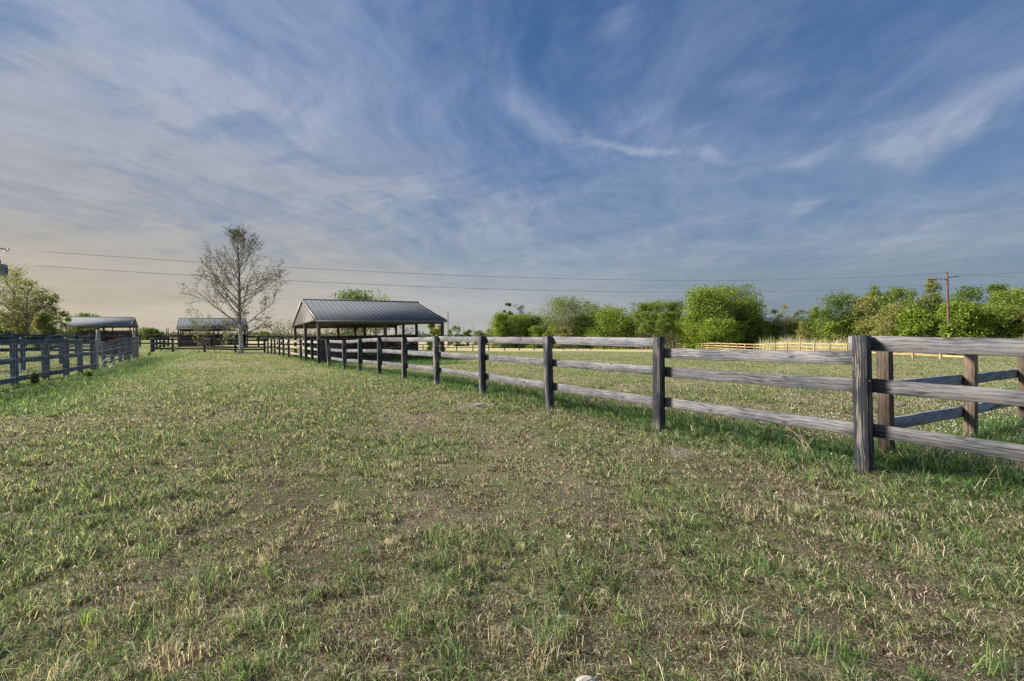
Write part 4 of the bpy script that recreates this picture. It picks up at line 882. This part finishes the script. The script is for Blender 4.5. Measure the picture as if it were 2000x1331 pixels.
# undergrowth filling the foot of the woods
def undergrowth():
    rng = np.random.default_rng(77); Ps = []; 
    for px in np.arange(968, 2080, 7.0):
        dd_ = np.interp(px, [960, 1330, 1500, 1700, 2080], [134, 122, 106, 90, 84]) + rng.uniform(-3, 3)
        x = (px - 1000) / F * dd_; z = gz(x, dd_); hh = np.interp(px, [985, 1240, 1330, 1510, 1600, 1700, 2080], [12.5, 12.5, 10, 8.6, 9, 11, 11.5]) * (.72 + .42 * float(vn(np.array([px * .035]), np.array([.5]), 9)[0])) * rng.uniform(.8, 1.1); n = int(1300)
        g = rng.normal(size=(n, 3)) * np.array([1.2, 1.6, 0]); g[:, 2] = rng.random(n) ** .8 * hh * (1 - .12 * np.hypot(g[:, 0], g[:, 1])); Ps.append(np.array([x, dd_, z]) + g)
    P = np.concatenate(Ps); o = leaf_mesh(P, .22, G_DK + G_MID + G_OL + G_BR, rng, None, 'undergrowth'); tag(o, 'tangled dark green brush filling the foot of the woods', 'brush', kind='stuff')
    # far wooded horizon, left to right, beyond everything
    Ps = []
    for th in np.arange(-62, 62, .16):
        dd_ = 330 + 60 * math.sin(th * .7) + rng.uniform(-20, 20); x = math.sin(R(th)) * dd_ / math.cos(R(th)); y = dd_; z = gz(x, y)
        hh = 3.0 + 2.6 * vn(np.array([th * .35]), np.array([0.0]), 5)[0] + (2.5 if th > 5 else 0); n = 120
        g = rng.normal(size=(n, 3)) * np.array([2.2, 3, hh * .38]); g[:, 2] = np.abs(g[:, 2]); Ps.append(np.array([x, y, z]) + g)
    P = np.concatenate(Ps); o = leaf_mesh(P, .9, ((.09, .11, .06), (.12, .13, .075), (.07, .09, .055)), rng, None, 'distant_treeline'); tag(o, 'low hazy line of far trees along the horizon', 'treeline', kind='stuff')
    # bare brush behind the fence, either side of the big shed
    Ps = []
undergrowth()

def grow(mb, P, p, d, L, r, lev, rnd, maxlev, up=.12, kids=(5, 7), rr=.55, ang=(30, 60)):
    n = 5; pts = [p.copy()]; dirs = [d.copy()]; cur = p.copy(); dd = d.copy()
    for i in range(n):
        dd = (dd + Vector((rnd.gauss(0, .09), rnd.gauss(0, .09), rnd.gauss(0, .06) + up * .35))).normalized(); cur = cur + dd * (L / n); pts.append(cur.copy()); dirs.append(dd.copy())
    mb.tube(pts, [max(.0055, r * (1 - .75 * i / n)) for i in range(n + 1)], 6 if lev == 0 else (4 if lev == 1 else 3), False)
    if lev >= maxlev:
        for i in range(2, n + 1): P.append((pts[i], dirs[i]))
        return
    k = rnd.randint(*kids)
    for j in range(k):
        f = .22 + .78 * (j + rnd.random() * .8) / k; f = min(f, 1); i0 = min(n - 1, int(f * n)); b = pts[i0].lerp(pts[i0 + 1], f * n - i0)
        ax = dirs[i0].orthogonal(); ax.rotate(Matrix.Rotation(rnd.uniform(0, 6.283), 3, dirs[i0])); nd = dirs[i0].copy(); nd.rotate(Matrix.Rotation(R(rnd.uniform(*ang)), 3, ax))
        grow(mb, P, b, (nd + Vector((0, 0, up))).normalized(), L * rnd.uniform(.35, .6) * (1.15 - .55 * f), r * rr * (1 - .5 * f), lev + 1, rnd, maxlev, up, kids, rr, ang)
def sycamore():
    rnd = random.Random(5); d = 42.6; x = gx(470.5, d); z = gz(x, d); H = (EYE + (HOR - 444) / F * d - z) * .955
    root = empty('sycamore_tree', (x, d, z), 0, 'tall nearly bare tree with a pale trunk standing in front of the navy fence', 'tree')
    mb = MB(); P = []; pts = [Vector((-.020 * H * (i / 14) * 1.3 + math.sin(i * .9) * .05, math.cos(i * 1.1) * .05, -.2 + (H + .1) * i / 14)) for i in range(15)]
    mb.tube(pts, [.185 * (1 - i / 14.6) ** .85 + .01 + (.06 if i == 0 else 0) for i in range(15)], 10)
    n = 36
    for i in range(n):
        f = .17 + .80 * (i / (n - 1)) ** 1.0; zc = f * H; i0 = min(13, int(f * 14)); b = pts[i0].lerp(pts[i0 + 1], f * 14 - i0); an = i * 2.39996 + rnd.uniform(-.7, .7)
        if i > 6 and rnd.random() < .06: continue
        prof = np.interp(f, [.15, .22, .34, .45, .6, .75, .88, 1.0], [2.6, 4.1, 5.2, 4.7, 3.9, 2.7, 1.5, .5]) * rnd.uniform(.80, 1.18)
        el = R(np.interp(f, [.15, .3, .5, .8, 1], [12, 34, 40, 50, 65]) + rnd.uniform(-11, 11)); v = Vector((math.cos(an) * math.cos(el), math.sin(an) * math.cos(el), math.sin(el)))
        grow(mb, P, b, v, prof, .062 * (1.15 - f) + .012, 1, rnd, 3, .13 if f > .25 else .02, (7, 9), .5, (28, 58))
    mb.build('trunk', M_SYC, root, True)
    rng = np.random.default_rng(2); Q = []
    for (p_, dd) in P:
        for _ in range(1 if rnd.random() < (.75 if p_.z < H * .7 else .33) else 0): Q.append((p_.x + rnd.gauss(0, .05), p_.y + rnd.gauss(0, .05), p_.z + rnd.gauss(0, .05)))
    leaf_mesh(np.array(Q), .08, ((.12, .12, .075), (.16, .155, .10), (.08, .075, .055)), rng, root, 'crown', 1.9)
    return len(Q)
nq = sycamore(); print('sycamore leaves', nq)
def bare_tree(px, d, top, hw, label, seed, r=.07, lean=0, pal=G_OL, lv=3, leaves=.5, group='bare trees around the sheds', stems=3, elr=(55, 80)):
    rnd = random.Random(seed); x = gx(px, d); z = gz(x, d); H = EYE + (HOR - top) / F * d - z; Rr = hw / F * d
    root = empty('bare_tree', (x, d, z), 0, label, 'tree', group); mb = MB(); P = []
    for i in range(stems):
        an = i * 6.283 / stems + rnd.uniform(-.4, .4); el = R(rnd.uniform(*elr)); v = Vector((math.cos(an) * math.cos(el) + lean, math.sin(an) * math.cos(el), math.sin(el))).normalized()
        grow(mb, P, Vector((rnd.gauss(0, .1), rnd.gauss(0, .1), -.1)), v, H * rnd.uniform(.75, .92), r, 0, rnd, lv - 1, .10, (5, 7), .55, (25, 55))
    # trim to size
    V = np.array(mb.V); k = H / V[:, 2].max(); ex = np.abs(V[:, 0]).max(); kx = Rr / ex; V[:, 2] *= k; V[:, 0] *= kx; V[:, 1] *= kx; mb.V = [tuple(v) for v in V]
    mb.build('trunk', M_TWIG if seed % 2 else M_BARK, root, True)
    rng = np.random.default_rng(seed); Q = np.array([(p_.x * kx, p_.y * kx, p_.z * k) for p_, _ in P if rnd.random() < leaves])
    if len(Q): leaf_mesh(Q + rng.normal(0, .04, Q.shape), .11, pal, rng, root, 'crown', 1.7)
for a in [(388, 42.9, 590, 38, 'bare sapling with upright twigs in front of the dark small shed', 31, .035), (428, 43.4, 622, 46, 'low twiggy shrub left of the pale-trunked tree', 33, .03),
          (560, 66, 622, 34, 'bare twiggy tree left of the big shed', 35, .06), (530, 74, 632, 30, 'smaller bare tree between the pale trunk and the big shed', 36, .05),
          (598, 58, 618, 36, 'bare branching tree seen past the left gable of the big shed', 37, .06), (650, 56, 628, 34, 'bare tree seen through the left bay of the big shed', 38, .07),
          (715, 54, 626, 42, 'leaning dark branched tree seen through the middle of the big shed', 39, .10), (785, 62, 630, 30, 'upright bare saplings seen through the right bay of the big shed', 40, .04),
          (125, 60, 640, 22, 'grey twiggy bush below the left end of the far left shed', 41, .03)]:
    bare_tree(*a[:5], a[5], a[6])

# weeds at the left fence, dry stalks at the corner post
def weed(px, py, h, label, seed, eye=1.46, n=7):
    d = eye * F / (py - HOR); x = gx(px, d); z = gz(x, d); rnd = random.Random(seed); root = empty('weed_plant', (x, d, z), 0, label, 'weed', 'weeds along the left fence'); mb = MB(); Q = []
    for i in range(n):
        an = rnd.uniform(0, 6.28); ln = rnd.uniform(.05, .35); p_ = Vector((0, 0, -.02)); pts = [p_.copy()]
        for k in range(5): p_ = p_ + Vector((math.cos(an) * ln * h * .2, math.sin(an) * ln * h * .2, h * .2 * rnd.uniform(.7, 1))); pts.append(p_.copy()); Q += [tuple(p_ + Vector([rnd.gauss(0, .04) for _ in range(3)])) for _ in range(7)]
        mb.tube(pts, [.008 * (1 - i_ / 7) for i_ in range(6)], 4)
    mb.build('stem', M_BARK, root, True); leaf_mesh(np.array(Q), .05, G_DK, np.random.default_rng(seed), root, 'leaves', 1.7)
weed(66, 756, .42, 'tall dark leafy weed in front of the left wire fence', 1); weed(174, 737, .22, 'small dark weed at the foot of the left wire fence', 2); weed(291, 695, .3, 'lone weed in the lane by the left corner of the navy fence', 3, 1.3, 4)
def stalks(x, y, n, h, label, seed, az0, group):
    rnd = random.Random(seed); z = gz(x, y); mb = MB()
    for i in range(n):
        an = az0 + rnd.gauss(0, .6); L = h * rnd.uniform(.6, 1.2); out_ = rnd.uniform(.25, .9) * L; p0 = Vector((rnd.gauss(0, .08), rnd.gauss(0, .08), 0))
        mb.tube([p0 + Vector((math.cos(an) * out_ * t_, math.sin(an) * out_ * t_, L * (t_ ** .8) * (1 - .45 * t_ * out_ / L))) for t_ in np.linspace(0, 1, 6)], [.0035, .003, .003, .0025, .002, .001], 3)
    o = mb.build('dry_stalks', M_STRAWSTEM, None, True); o.location = (x, y, z); tag(o, label, 'dry stalks', group)
stalks(3.3, 5.05, 8, .42, 'dry upright straw stalks just left of the big corner post', 2, 2.2, 'dry stalks at the corner post')
stalks(4.45, 4.9, 18, .42, 'dry straw stalks flopping right from the brown post behind the corner', 3, .2, 'dry stalks at the corner post')

# stones
def rock(px, py, s_, label, seed, flat=.5, eye=1.38):
    d = eye * F / (py - HOR); x = gx(px, d); z = gz(x, d); rng = np.random.default_rng(seed)
    import bmesh
    bm = bmesh.new(); bmesh.ops.create_icosphere(bm, subdivisions=3, radius=1)
    f = rng.normal(size=(8, 3))
    for v in bm.verts:
        k = 1 + sum(.09 * math.sin(3.1 * v.co.dot(Vector(q)) + i) for i, q in enumerate(f)); v.co = Vector((v.co.x * k, v.co.y * k * .8, max(v.co.z, -.3) * k * flat)) * s_
    me = bpy.data.meshes.new('stone'); bm.to_mesh(me); bm.free(); me.materials.append(M_ROCK); o = link('stone', me); o.location = (x, d, z + s_ * .12); o.rotation_euler = (0, 0, rng.uniform(0, 6)); tag(o, label, 'stone', 'stones in the turf')
rock(1146, 1340, .05, 'pale rounded limestone at the bottom edge of the foreground', 1, .8)
rock(12, 1003, .042, 'flat white stone in the turf at the left edge', 2, .3)
rock(1113, 1045, .022, 'small pale stone in the middle of the foreground turf', 3, .4)
rock(1400, 884, .04, 'pale flat stone in the bare patch left of the corner post', 4, .25)
rock(630, 962, .026, 'chalky stone lump in the grass left of centre', 5, .4)
rock(935, 793, .10, 'grey stone in the gravelly patch by the long fence', 6, .2)
rock(204, 725, .28, 'flat pale rock at the foot of the bent pipes', 7, .2, 1.5)
